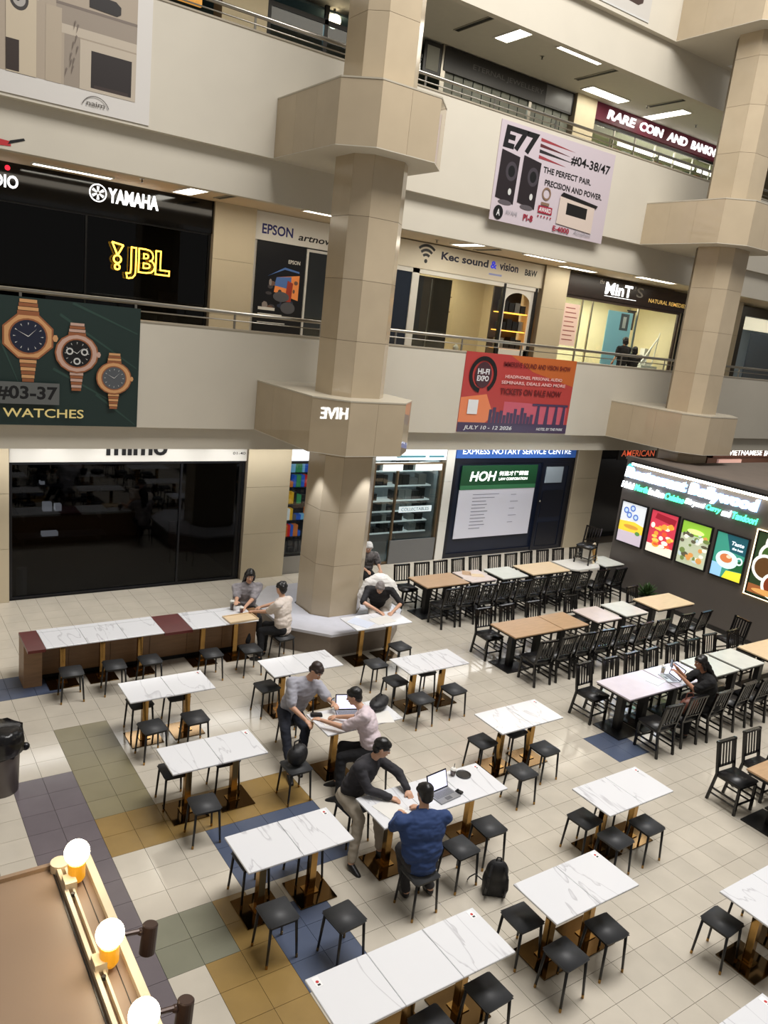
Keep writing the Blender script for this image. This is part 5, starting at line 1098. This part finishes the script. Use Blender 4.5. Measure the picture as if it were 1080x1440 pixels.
def cup(x, y, z, label, m_liq=(90, 50, 30), h=0.13, r=0.038, straw=True):
    t = thing('drink_cup', label, 'cup', (x, y, z))
    MB().lathe([(r*0.75, 0), (r, h)], n=14).obj('cup', m_glass, t, smooth=False)
    MB().lathe([(r*0.7, 0.005), (r*0.9, h*0.7)], n=14).obj('drink', mat('drink_%d' % m_liq[0], m_liq, 0.3), t)
    MB().lathe([(r*1.06, h), (r*1.06, h+0.006), (r*0.7, h+0.02)], n=14).obj('lid', m_white, t)
    if straw: MB().cyl((0, 0, h*0.4), (0.02, 0.01, h+0.07), 0.004, n=6).obj('straw', m_black, t)
cup(5.52, 12.05, 0.75, 'tall iced drink with dark lid beside the woman', (70, 34, 20), 0.16); cup(5.62, 11.86, 0.75, 'small dark drink on the counter beside the tray', (110, 30, 24), 0.1)
cup(5.92, 6.25, 0.75, 'small clear cup with dark drink behind the laptop', (86, 44, 30), 0.08)
cup(11.3, 7.2, 0.75, 'clear cup of milky drink near the person in black', (200, 176, 140), 0.12)
o = MB().lathe([(0.075, 0), (0.09, 0.004), (0.095, 0.012), (0.088, 0.014), (0.07, 0.008)], n=20).obj('coaster_tray', m_black); o.location = (6.05, 6.2, 0.75); tag(o, 'round black dish on the white table right of the laptop', 'dish')
t = thing('phone_holder', 'small black gadget on the table right of the laptop', 'gadget', (5.76, 5.93, 0.75), 0.4); MB().box(-0.03, -0.045, 0, 0.03, 0.045, 0.025).obj('body', m_black, t, bevel=0.008); MB().sph((0, 0.02, 0.028), 0.015).obj('button', m_dark, t)
t = thing('wallet', 'black leather case on the table before the man in the grey shirt', 'case', (5.08, 8.16, 0.75), -0.4); MB().box(-0.08, -0.05, 0, 0.08, 0.05, 0.03).obj('body', m_black, t, bevel=0.01, seg=2); MB().box(-0.08, -0.004, 0.03, 0.08, 0.004, 0.032).obj('zip', m_steel, t)
t = thing('phone', 'black phone held up by the man in the grey shirt', 'phone', (5.38, 8.25, 0.82), 0.4); MB().box(-0.035, -0.005, -0.05, 0.035, 0.005, 0.09).obj('body', m_black, t, bevel=0.003); MB().box(-0.03, -0.0062, -0.04, 0.03, -0.0052, 0.08).obj('screen', mat('dim_screen', (140, 150, 165), .2, emit=.4), t)
# bags
def blob(mb, c, r, n=14, k=10, rot=None, m=None): mb.sph(c, r[0], r[1], r[2], n, k, m, rot); return mb
def remesh(mb, name, m, parent, vox, smooth=4, off=(0, 0, 0), wr=0.0):
    o = mb.obj('tmp', None, None, off=off)
    md = o.modifiers.new('r', 'REMESH'); md.mode = 'VOXEL'; md.voxel_size = vox
    if smooth:
        sm = o.modifiers.new('s', 'SMOOTH'); sm.iterations = smooth; sm.factor = 0.5
    bpy.context.view_layer.update()
    me = bpy.data.meshes.new_from_object(o.evaluated_get(bpy.context.evaluated_depsgraph_get()))
    me.materials.clear(); me.materials.append(m); me.name = name
    me.polygons.foreach_set('use_smooth', [True]*len(me.polygons))
    bpy.data.objects.remove(o)
    if wr:
        from mathutils import noise as NZ
        nn = [v.normal.copy() for v in me.vertices]
        for v, nv in zip(me.vertices, nn):
            c = v.co.copy(); n = NZ.noise(Vector((c.x*9, c.y*9, c.z*22)))+0.5*NZ.noise(Vector((c.x*22+5, c.y*22, c.z*40)))
            v.co = c+nv*n*wr
        me.update()
    q = bpy.data.objects.new(name, me); COL.objects.link(q)
    if parent is not None: q.parent = parent
    return q
m_bag = mat('black_nylon', (24, 24, 27), 0.55, noise=.3, scale=20, bump=.4)
def backpack(x, y, z, rz, label, tilt=0.15):
    t = thing('backpack', label, 'bag', (x, y, z), rz)
    mb = MB(); mb.sph((0, 0, 0.17), 0.15, 0.1, 0.18); mb.sph((0, 0.02, 0.3), 0.13, 0.085, 0.14); mb.box(-0.13, -0.07, 0.0, 0.13, 0.08, 0.2)
    remesh(mb, 'body', m_bag, t, 0.014); mb = MB(); mb.sph((0, -0.09, 0.13), 0.1, 0.05, 0.1); remesh(mb, 'front_pocket', m_bag, t, 0.014)
    for s in (-1, 1): MB().tube([(s*0.07, 0.08, 0.4), (s*0.1, 0.15, 0.3), (s*0.11, 0.16, 0.18), (s*0.1, 0.09, 0.04)], 0.016, 6).obj('strap', m_bag, t)
    MB().tube([(-0.03, 0.03, 0.42), (-0.02, 0.03, 0.47), (0.02, 0.03, 0.47), (0.03, 0.03, 0.42)], 0.008, 6).obj('handle', m_bag, t)
    MB().tube([(0.1, -0.02, 0.1), (0.22, -0.06, 0.16), (0.27, -0.1, 0.08), (0.28, -0.14, 0.01)], 0.007, 5).obj('loose_strap', m_bag, t)
    return t
backpack(5.72, 5.12, 0, 2.5, 'slumped black backpack on the floor right of the man in blue')
def soft_bag(x, y, z, rz, s, m, label, name='bag', cat='bag'):
    t = thing(name, label, cat, (x, y, z), rz)
    mb = MB(); mb.sph((0, 0, s[2]*0.5), s[0], s[1], s[2]*0.5); mb.sph((s[0]*0.3, 0, s[2]*0.6), s[0]*0.7, s[1]*0.9, s[2]*0.45); remesh(mb, 'body', m, t, 0.012)
    MB().tube([(-s[0]*.5, 0, s[2]*.9), (-s[0]*.3, 0.02, s[2]*1.25), (s[0]*.3, 0.02, s[2]*1.25), (s[0]*.5, 0, s[2]*.9)], 0.009, 6).obj('handle', m, t)
soft_bag(6.0, 8.02, 0.75, 0.5, (0.2, 0.12, 0.16), m_bag, 'black backpack lying on the table behind the man in the pink shirt', 'backpack')
soft_bag(4.52, 7.62, 0.465, 0.3, (0.15, 0.12, 0.26), m_bag, 'black bag standing on a stool left of the two men in pale shirts')
soft_bag(10.87, 6.36, 0.47, -0.3, (0.17, 0.11, 0.3), mat('brown_leather', (104, 56, 40), 0.5, noise=.1), 'red-brown bag beside the person in black', 'tote_bag')
# waste bin with black liner at left
t = thing('waste_bin', 'grey round bin with a black liner bag at the left edge', 'bin', (1.36, 9.22, 0))
MB().lathe([(0.2, 0), (0.215, 0.5), (0.22, 0.52)], n=22).obj('bin', mat('bin_grey', (104, 96, 94), 0.4, noise=.05), t, smooth=True)
mb = MB(); mb.lathe([(0.225, 0.5), (0.26, 0.55), (0.27, 0.68), (0.25, 0.8), (0.2, 0.84)], n=24); random.seed(8)
mb.v = [(x*(1+random.uniform(-.08, .08)), y*(1+random.uniform(-.08, .08)), z+random.uniform(-.015, .015)) for x, y, z in mb.v]
mb.sph((0.27, -0.05, 0.55), 0.05)
mb.obj('liner', mat('black_liner', (16, 16, 18), 0.25, bump=.5, scale=14), t, smooth=True)

# ============================================================ KIOSK with bulbs, bottom left
KZ = 2.9
m_tan = mat('kiosk_tan', (142, 118, 95), 0.45, noise=0.05, scale=2)
t = thing('kiosk', 'tan-roofed kiosk with cream rails, seen from above at the bottom left', 'kiosk', (-0.3, 2.6, 0))
wpart('roof', MB().box(-1.8, 1.0, KZ-0.12, 1.0, 3.94, KZ-0.02), m_tan, t)
wpart('fascia', MB().box(-1.8, 1.0, KZ-0.3, -1.76, 3.94, KZ-0.12).box(0.96, 1.0, KZ-0.3, 1.0, 3.94, KZ-0.12).box(-1.76, 3.9, KZ-0.3, 0.96, 3.94, KZ-0.12), m_tan, t)
for x in (-1.7, 0.9):
    for y in (1.1, 3.84): wpart('post', MB().box(x-0.04, y-0.04, 0, x+0.04, y+0.04, KZ-0.12), m_black, t)
wpart('counter', MB().box(-1.7, 1.2, 0, 0.8, 3.7, 0.9), m_wood, t)
wpart('rear_rail', MB().box(-1.8, 3.92, KZ-0.02, 1.02, 3.945, KZ+0.005), m_tan, t)
m_rail = mat('cream_rail', (214, 196, 166), 0.4)
t = thing('light_rail', 'pair of cream rails carrying the globe bulbs along the kiosk edge', 'rail', (0.93, 2.5, KZ))
wpart('outer_rail', MB().box(0.995, 1.0, KZ-0.02, 1.035, 3.94, KZ+0.015), m_rail, t); wpart('inner_rail', MB().box(0.845, 1.0, KZ-0.02, 0.865, 3.9, KZ+0.02), m_rail, t)
wpart('inner_rail', MB().box(0.885, 1.0, KZ-0.02, 0.897, 3.88, KZ+0.015), m_rail, t); wpart('shadow_gap', MB().box(0.83, 1.0, KZ-0.03, 0.835, 3.94, KZ-0.015), m_black, t); wpart('seam', MB().box(0.955, 1.0, KZ-0.02, 0.958, 3.9, KZ-0.016), m_black, t)
wpart('end_plate', MB().cyl((0.87, 3.9, KZ-0.02), (0.87, 3.9, KZ+0.03), 0.05, n=16), m_rail, t)
for y in (3.72, 3.12, 2.6):
    wpart('bracket', MB().box(0.85, y-0.04, KZ-0.02, 0.91, y+0.04, KZ+0.05), m_rail, t); wpart('screw', MB().cyl((0.88, y-0.08, KZ), (0.88, y-0.08, KZ+0.02), 0.01), m_black, t)
m_bulb = mat('bulb_glow', (255, 240, 205), 0.4, emit=14.0); m_amb = mat('amber_holder', (235, 165, 30), 0.35, emit=0.25)
for (x, y), l in zip(((0.925, 3.76), (0.925, 3.12), (0.93, 2.62)), ('farthest', 'middle', 'nearest')):
    t = thing('globe_bulb', l+' glowing globe bulb in an amber holder on the kiosk rail', 'lamp', (x, y, KZ))
    MB().lathe([(0.035, 0), (0.045, 0.02), (0.045, 0.11)], n=16).obj('holder', m_amb, t, smooth=False)
    MB().sph((0, 0, 0.17), 0.066, n=20, k=14).obj('globe', m_bulb, t, smooth=True)
for (x, y), l in zip(((1.19, 3.32), (1.19, 2.8)), ('farther', 'nearer')):
    t = thing('spotlight', l+' dark brown cylinder spotlight on an arm beside the kiosk rail', 'spotlight', (x, y, KZ-0.1))
    mb = MB(); mb.cyl((0.0, 0.0, 0.06), (-0.02, -0.02, -0.1), 0.04, 0.042, n=18); mb.obj('head', mat('dark_bronze', (66, 50, 44), 0.35, 0.3), t, bevel=0.006)
    MB().cyl((-0.16, 0.0, 0.05), (-0.02, 0, 0.03), 0.013, n=8).obj('arm', MATS['dark_bronze'], t); MB().sph((-0.05, 0, 0.03), 0.02).obj('joint', MATS['dark_bronze'], t)
# ============================================================ PEOPLE
m_skin = mat('skin_light', (206, 160, 132), 0.5); m_skin2 = mat('skin_tan', (176, 126, 98), 0.5)
m_hair = mat('black_hair', (20, 17, 16), 0.4, noise=.2, scale=40); m_lip = mat('lips', (150, 80, 74), 0.5); m_eye = mat('eye_white', (225, 220, 215), 0.3); m_iris = mat('iris', (28, 20, 16), 0.2)
m_shoe = mat('black_shoe', (22, 21, 22), 0.4)
def cap(mb, a, b, ra, rb):
    a = Vector(a); b = Vector(b); mb.cyl(a, b, ra, rb, n=14); mb.sph(a, ra, n=12, k=8); mb.sph(b, rb, n=12, k=8)
def person(label, pel, neck, head, face, elL, haL, elR, haR, knL, anL, knR, anR, shirt, trousers, skin=None, hair='short', sleeve='short', hair_m=None, shirt2=None, wide=1.1, shoe=None, lowdetail=False, skirt=False):
    """all joints in world coordinates; left/right are the person's own"""
    skin = skin or m_skin; hair_m = hair_m or m_hair
    O = Vector((pel[0], pel[1], 0)); t = thing('person', label, 'person', tuple(O))
    V = lambda p: Vector(p)-O
    pel, neck, head, elL, haL, elR, haR, knL, anL, knR, anR = map(V, (pel, neck, head, elL, haL, elR, haR, knL, anL, knR, anR))
    f = Vector(face).normalized()                      # direction the face looks
    upv = (neck-pel).normalized()
    kn = (knL+knR)/2-pel; fwd = Vector((kn.x, kn.y, 0)).normalized()
    fwd = (fwd-upv*fwd.dot(upv)).normalized()
    hfl = Vector((f.x, f.y, 0)).normalized(); mixf = (fwd+hfl*0.6); mixf = (mixf-upv*mixf.dot(upv)).normalized()
    side = upv.cross(mixf).normalized()                # person's left
    hside = upv.cross(fwd).normalized()
    shL = neck+side*0.2*wide-upv*0.06; shR = neck-side*0.2*wide-upv*0.06
    hiL = pel+hside*0.09; hiR = pel-hside*0.09
    chest = pel.lerp(neck, 0.68); waist = pel.lerp(neck, 0.3)
    R3 = Matrix((side, mixf, upv)).transposed()
    def arms(mb, g, full=True, frac=1.0):
        for sh, el, ha in ((shL, elL, haL), (shR, elR, haR)):
            cap(mb, sh, el, 0.052+g, 0.042+g)
            if frac > 0: cap(mb, el, el.lerp(ha, frac), 0.04+g, (0.04+(0.026-0.04)*frac)+g)
    def torso(mb, g):
        mb.sph(chest+mixf*0.005, (0.19*wide+g), 0.118+g, 0.2+g, 18, 12, rot=R3); mb.sph(waist, 0.165*wide+g, 0.12+g, 0.18+g, 18, 12, rot=R3)
        cap(mb, shL, shR, 0.055+g, 0.055+g); mb.sph(pel, 0.155+g, 0.115+g, 0.11+g, 16, 10, rot=R3)
    def legs(mb, g, end=1.0):
        for h, k, a in ((hiL, knL, anL), (hiR, knR, anR)):
            cap(mb, h, k, 0.085+g, 0.058+g); cap(mb, k, k.lerp(a, end), 0.056+g, 0.038+g)
    # head frame
    hu = (Vector((0, 0, 1))*0.75+(head-neck).normalized()*0.5); hu = (hu-f*hu.dot(f)).normalized(); hs = hu.cross(f).normalized()
    RH = Matrix((hs, f, hu)).transposed()
    b = MB(); torso(b, 0); arms(b, 0); legs(b, 0)
    cap(b, neck-upv*0.03, head-hu*0.06, 0.058, 0.05)
    b.sph(head+hu*0.025-f*0.008, 0.077, 0.095, 0.09, 18, 12, rot=RH); b.sph(head-hu*0.045+f*0.02, 0.06, 0.07, 0.07, 16, 10, rot=RH)
    b.sph(head-hu*0.088+f*0.062, 0.024, 0.02, 0.02, 8, 6)
    cap(b, head+hu*0.012+f*0.086, head-hu*0.022+f*0.104, 0.009, 0.014)
    for s in (1, -1): b.sph(head+hs*s*0.078-f*0.005, 0.012, 0.02, 0.032, 8, 6, rot=RH)
    # hands
    for el, ha, s in ((elL, haL, 1), (elR, haR, -1)):
        d = (ha-el).normalized(); dn = Vector((0, 0, -1)); pn = (dn-d*dn.dot(d)).normalized() if abs(d.z) < 0.95 else mixf
        w = d.cross(pn).normalized()
        RP = Matrix((w, d, pn)).transposed(); b.sph(ha+d*0.045, 0.04, 0.05, 0.019, 12, 8, rot=RP)
        for q, (o, L) in enumerate(((-0.03, 0.062), (-0.01, 0.074), (0.01, 0.07), (0.029, 0.055))):
            p0 = ha+d*0.08+w*o; p1 = p0+(d*0.85+pn*0.35+w*o*2).normalized()*L*0.5; p2 = p1+(d*0.5+pn*0.75+w*o).normalized()*L*0.5
            cap(b, p0-d*0.02, p1, 0.0095, 0.0088); cap(b, p1, p2, 0.0088, 0.0075)
        thx = mixf.dot(w); sg = 1 if (Vector((0, 0, 0))-ha+chest).dot(w) > 0 else -1
        p0 = ha+d*0.03+w*sg*0.03; p1 = p0+(d*0.7+w*sg*0.7+pn*0.2).normalized()*0.035; p2 = p1+(d*0.9+w*sg*0.2+pn*0.3).normalized()*0.028
        cap(b, p0, p1, 0.012, 0.011); cap(b, p1, p2, 0.011, 0.009)
    # feet
    for k, a in ((knL, anL), (knR, anR)): cap(b, a-Vector((0, 0, 0.03)), a+fwd*0.13-Vector((0, 0, 0.05)), 0.035, 0.03)
    remesh(b, 'body', skin, t, 0.014 if lowdetail else 0.009, 2)
    # shirt
    s = MB(); torso(s, 0.024); s.v = [v for v in s.v]
    arms(s, 0.016, True, {'long': 0.93, 'short': 0.0, 'roll': 0.45, 'none': 0.0}[sleeve])
    if sleeve == 'short':
        s = MB(); torso(s, 0.024)
        for sh, el in ((shL, elL), (shR, elR)): cap(s, sh, sh.lerp(el, 0.85), 0.078, 0.074)
    cap(s, neck-upv*0.05, neck+upv*0.005, 0.075, 0.066)
    sh_o = remesh(s, 'shirt', shirt, t, 0.016 if lowdetail else 0.012, 3, wr=0.011)
    c = MB(); c.lathe([(0.068, 0), (0.074, 0.012), (0.068, 0.035), (0.062, 0.03)], n=18)
    RC = Matrix((side, mixf, upv)).transposed().to_4x4(); c.v = [tuple((neck-upv*0.012)+(RC @ Vector(v))) for v in c.v]; c.obj('collar', shirt2 or shirt, t, smooth=True)
    # trousers
    tr = MB(); legs(tr, 0.016, 0.93); tr.sph(pel, 0.172, 0.132, 0.12, 16, 10, rot=R3); remesh(tr, 'trousers', trousers, t, 0.016 if lowdetail else 0.013, 3, wr=0.008)
    for a in (anL, anR):
        sb = MB(); cap(sb, a-Vector((0, 0, 0.035)), a+fwd*0.15-Vector((0, 0, 0.05)), 0.045, 0.038); sb.box(0, 0, 0, 0, 0, 0) if False else None
        remesh(sb, 'shoe', shoe or m_shoe, t, 0.014, 2)
    # hair
    h = MB(); h.sph(head+hu*0.038-f*0.022, 0.086, 0.098, 0.095, 18, 12, rot=RH); h.sph(head-f*0.055-hu*0.01, 0.076, 0.055, 0.08, 14, 10, rot=RH)
    if hair == 'long':
        for s_ in (1, -1, 0): cap(h, head+hs*s_*0.05-f*0.06, neck+hs*s_*0.06-mixf*0.1-upv*0.12, 0.05, 0.04)
        for s_ in (1, -1): cap(h, head+hs*s_*0.075+hu*0.02, head+hs*s_*0.078-hu*0.1-f*0.02, 0.025, 0.022)
    if hair == 'bob':
        for s_ in (1, -1): cap(h, head+hs*s_*0.07-f*0.02+hu*0.02, head+hs*s_*0.078-hu*0.08-f*0.03, 0.035, 0.03)
        cap(h, head-f*0.07, head-f*0.07-hu*0.1, 0.06, 0.05)
    if hair == 'fluffy':
        random.seed(12)
        for k in range(14):
            a = random.uniform(0, 6.28); e = random.uniform(0.0, 1.4); d = hs*math.cos(a)*math.cos(e)+f*math.sin(a)*math.cos(e)*.8+hu*math.sin(e)
            h.sph(head+hu*0.04-f*0.03+d*0.075, 0.035, n=8, k=6)
    h.sph(head+hu*0.07+f*0.035, 0.062, 0.055, 0.045, 12, 8, rot=RH)
    for s_ in (1, -1): h.sph(head+hs*s_*0.062+f*0.03+hu*0.045, 0.022, 0.04, 0.03, 8, 6, rot=RH)
    remesh(h, 'hair', hair_m, t, 0.009, 1, wr=0.008)
    for s_ in (1, -1):
        ex = head+hs*s_*0.03+f*0.079+hu*0.012
        e = MB(); e.sph(ex, 0.0115, n=10, k=8, m=m_eye); e.sph(ex+f*0.0075, 0.0058, n=8, k=6, m=m_iris); e.obj('eye', None, t, smooth=True)
        e = MB(); e.bar(ex+hu*0.022+f*0.006-hs*0.015, ex+hu*0.022+f*0.006+hs*0.015, 0.008, 0.006); e.obj('eyebrow', hair_m, t)
    e = MB(); e.sph(head-hu*0.05+f*0.09, 0.024, 0.006, 0.007, 10, 6, rot=RH); e.obj('mouth', m_lip, t, smooth=True)
    return t
def cloth(n, rgb, r=0.85, noise=.08): return mat('cloth_'+n, rgb, r, noise=noise, scale=9, bump=.25)
c_grey = cloth('grey_shirt', (172, 172, 182)); c_pink = cloth('pink_shirt', (222, 206, 212)); c_blk = cloth('charcoal_shirt', (48, 47, 52)); c_blue = cloth('blue_shirt', (44, 66, 112)); c_white = cloth('cream_shirt', (224, 212, 202)); c_bt = cloth('black_trousers', (20, 20, 24)); c_beige = cloth('beige_trousers', (178, 168, 152)); c_navy = cloth('navy_trousers', (28, 32, 44))
# grey shirt man at the rear left of his table
person('man in a light grey short-sleeved shirt looking down at the table, dark trousers', (4.98, 8.72, 0.56), (5.12, 8.56, 1.08), (5.2, 8.47, 1.25), (0.25, -0.85, -0.6),
       (5.38, 8.38, 0.84), (5.36, 8.2, 0.86), (4.84, 8.42, 0.8), (4.92, 8.15, 0.72), (5.02, 8.3, 0.5), (4.86, 8.12, 0.08), (4.74, 8.36, 0.5), (4.66, 8.0, 0.08), c_grey, c_navy, sleeve='short', hair_m=mat('brown_hair', (48, 34, 28), .5))
# pink shirt man
person('man in a pale pink short-sleeved shirt facing left across the table', (5.5, 7.35, 0.56), (5.45, 7.58, 1.05), (5.36, 7.72, 1.2), (-0.7, 0.55, -0.35),
       (5.18, 7.62, 0.84), (4.98, 7.86, 0.86), (5.5, 7.78, 0.84), (5.28, 7.95, 0.8), (5.1, 7.48, 0.5), (5.0, 7.3, 0.08), (5.25, 7.7, 0.5), (5.15, 7.6, 0.08), c_pink, c_bt, sleeve='short')
# black shirt man
person('man in a charcoal long-sleeved shirt leaning over the table, beige trousers', (4.72, 6.68, 0.56), (4.88, 6.55, 1.06), (4.97, 6.48, 1.22), (0.8, -0.55, -0.35),
       (5.2, 6.4, 0.88), (5.18, 6.18, 0.8), (4.72, 6.32, 0.84), (4.92, 6.14, 0.79), (4.95, 6.4, 0.52), (4.9, 6.2, 0.08), (4.62, 6.28, 0.52), (4.48, 6.15, 0.08), c_blk, c_beige, sleeve='long')
# blue shirt man seen from behind
person('man in a blue shirt seen from behind, seated facing the laptop table', (4.79, 5.33, 0.55), (4.83, 5.45, 1.05), (4.88, 5.53, 1.23), (0.15, 0.95, -0.3),
       (4.58, 5.62, 0.86), (4.85, 5.86, 0.79), (5.15, 5.55, 0.84), (5.1, 5.85, 0.79), (4.76, 5.65, 0.52), (4.78, 5.5, 0.08), (5.02, 5.65, 0.52), (5.05, 5.42, 0.08), c_blue, cloth('dark_grey_trousers', (50, 48, 50)), sleeve='long', wide=1.28)
# couple at the counter end
person('woman with dark hair in a grey patterned top behind the counter end', (5.98, 12.5, 0.56), (5.98, 12.42, 1.06), (5.98, 12.36, 1.24), (-0.35, -0.85, -0.3),
       (5.98, 12.2, 0.84), (5.75, 12.0, 0.79), (5.72, 12.3, 0.86), (5.6, 12.05, 0.9), (6.08, 12.1, 0.5), (6.1, 12.0, 0.08), (5.9, 12.1, 0.5), (5.85, 12.0, 0.08), cloth('grey_pattern', (150, 146, 150), noise=.45), c_bt, hair='long', sleeve='short')
person('man in a cream shirt seen from behind at the counter end, black trousers', (6.22, 11.38, 0.56), (6.22, 11.48, 1.08), (6.2, 11.54, 1.26), (-0.4, 0.9, -0.15),
       (5.98, 11.52, 0.86), (5.8, 11.74, 0.8), (6.3, 11.82, 0.88), (6.02, 11.9, 0.8), (5.86, 11.5, 0.52), (5.82, 11.4, 0.08), (6.05, 11.72, 0.52), (5.98, 11.6, 0.08), c_white, c_bt, hair='fluffy', sleeve='short', wide=1.25)
put(ST, 's', 6.2, 11.33, 0.1, 'charcoal square stool, under the man in the cream shirt at the counter end'); put(ST, 's', 6.0, 12.55, 0.1, 'charcoal square stool, under the woman behind the counter end')
# person in white bent over the table by the pillar
person('grey-haired person in a loose white jacket bent forward over a newspaper', (8.48, 11.75, 0.6), (8.28, 11.48, 1.08), (8.2, 11.36, 1.13), (-0.42, -0.6, -0.68),
       (8.56, 11.12, 0.86), (8.25, 10.95, 0.79), (7.88, 11.42, 0.86), (8.02, 11.05, 0.79), (8.4, 11.3, 0.52), (8.3, 11.2, 0.08), (8.15, 11.45, 0.52), (8.05, 11.25, 0.08), mat('cloth_black_top', (22, 20, 22), .8), cloth('pale_trousers', (206, 196, 184)), sleeve='none', hair_m=mat('grey_hair', (128, 120, 116), .6, noise=.3, scale=40))
pw = [o for o in COL.objects if o.get('label', '').startswith('grey-haired person')][0]
mb = MB(); O = Vector(pw.location); ax = Vector((0.8, -0.6, 0)); bk = Vector((0.6, 0.8, 0)); c0 = Vector((8.34, 11.56, 0))-O
RJ = Matrix((ax, bk, Vector((0, 0, 1)))).transposed()
mb.sph(c0+bk*0.06+Vector((0, 0, 1.06)), 0.27, 0.17, 0.26, 18, 12, rot=RJ)
for s_ in (1, -1):
    cap(mb, c0+ax*s_*0.2+bk*0.04+Vector((0, 0, 1.1)), c0+ax*s_*0.34-bk*0.02+Vector((0, 0, 0.86)), 0.12, 0.085)
    cap(mb, c0+ax*s_*0.14+bk*0.12+Vector((0, 0, 0.95)), c0+ax*s_*0.12+bk*0.2+Vector((0, 0, 0.62)), 0.13, 0.14)
remesh(mb, 'jacket', cloth('white_jacket', (226, 222, 216)), pw, 0.014, 4, wr=0.014)
# right-hand diner in black
person('long-haired person in black sitting at the lilac table, hands raised to a phone', (11.44, 6.32, 0.56), (11.32, 6.45, 1.08), (11.22, 6.52, 1.25), (-0.85, 0.4, -0.25),
       (11.02, 6.40, 0.86), (10.94, 6.68, 1.02), (11.24, 6.72, 0.86), (11.07, 6.82, 1.05), (11.12, 6.45, 0.52), (11.02, 6.40, 0.08), (11.32, 6.70, 0.52), (11.27, 6.65, 0.08), cloth('black_shirt', (15.82, 15.90, 18.00)), c_bt, skin=m_skin2, hair='long', sleeve='short', wide=1.3)
t = thing('phone', 'phone held up by the long-haired person in black', 'phone', (10.95, 6.85, 1.14), 1.0); MB().box(-0.04, -0.005, -0.07, 0.04, 0.005, 0.07).obj('body', m_black, t, bevel=0.003); MB().box(-0.035, 0.0052, -0.06, 0.035, 0.0062, 0.06).obj('screen', MATS['dim_screen'], t)
# person by the hobby shop window, mostly hidden by the pillar
person('person in a white cap and black-and-white patterned top sitting behind the bent person', (9.45, 13.8, 0.52), (9.42, 13.7, 1.0), (9.4, 13.62, 1.15), (-0.3, -0.8, -0.5),
       (9.66, 13.55, 0.76), (9.55, 13.3, 0.72), (9.18, 13.6, 0.76), (9.22, 13.35, 0.72), (9.5, 13.4, 0.5), (9.5, 13.35, 0.08), (9.3, 13.4, 0.5), (9.3, 13.35, 0.08), cloth('black_white', (110, 106, 106), noise=.95), c_bt, sleeve='short', hair_m=mat('white_cap', (225, 225, 225), .6))
put(ST, 's', 9.43, 13.8, 0.1, 'charcoal square stool, under the person in the white cap')
# two figures inside the bright shop on the second level
for (x, l, hm) in ((21.05, 'taller dark-haired figure behind the railing of the bright shop', 1.12), (21.6, 'shorter dark-haired figure behind the railing of the bright shop', 0.95)):
    y = 17.2; z = 4.5
    person(l, (x, y, z+0.92*hm), (x, y, z+1.4*hm), (x, y, z+1.57*hm), (0.3, 0.9, -.1), (x-.25, y+.05, z+1.12*hm), (x-.2, y+.2, z+.95*hm), (x+.25, y+.05, z+1.12*hm), (x+.2, y+.2, z+.95*hm), (x-.1, y+.05, z+.5), (x-.1, y, z+.08), (x+.1, y+.05, z+.5), (x+.1, y, z+.08), cloth('black_shirt', (16, 16, 18)), c_bt, hair='bob', sleeve='short', lowdetail=True)
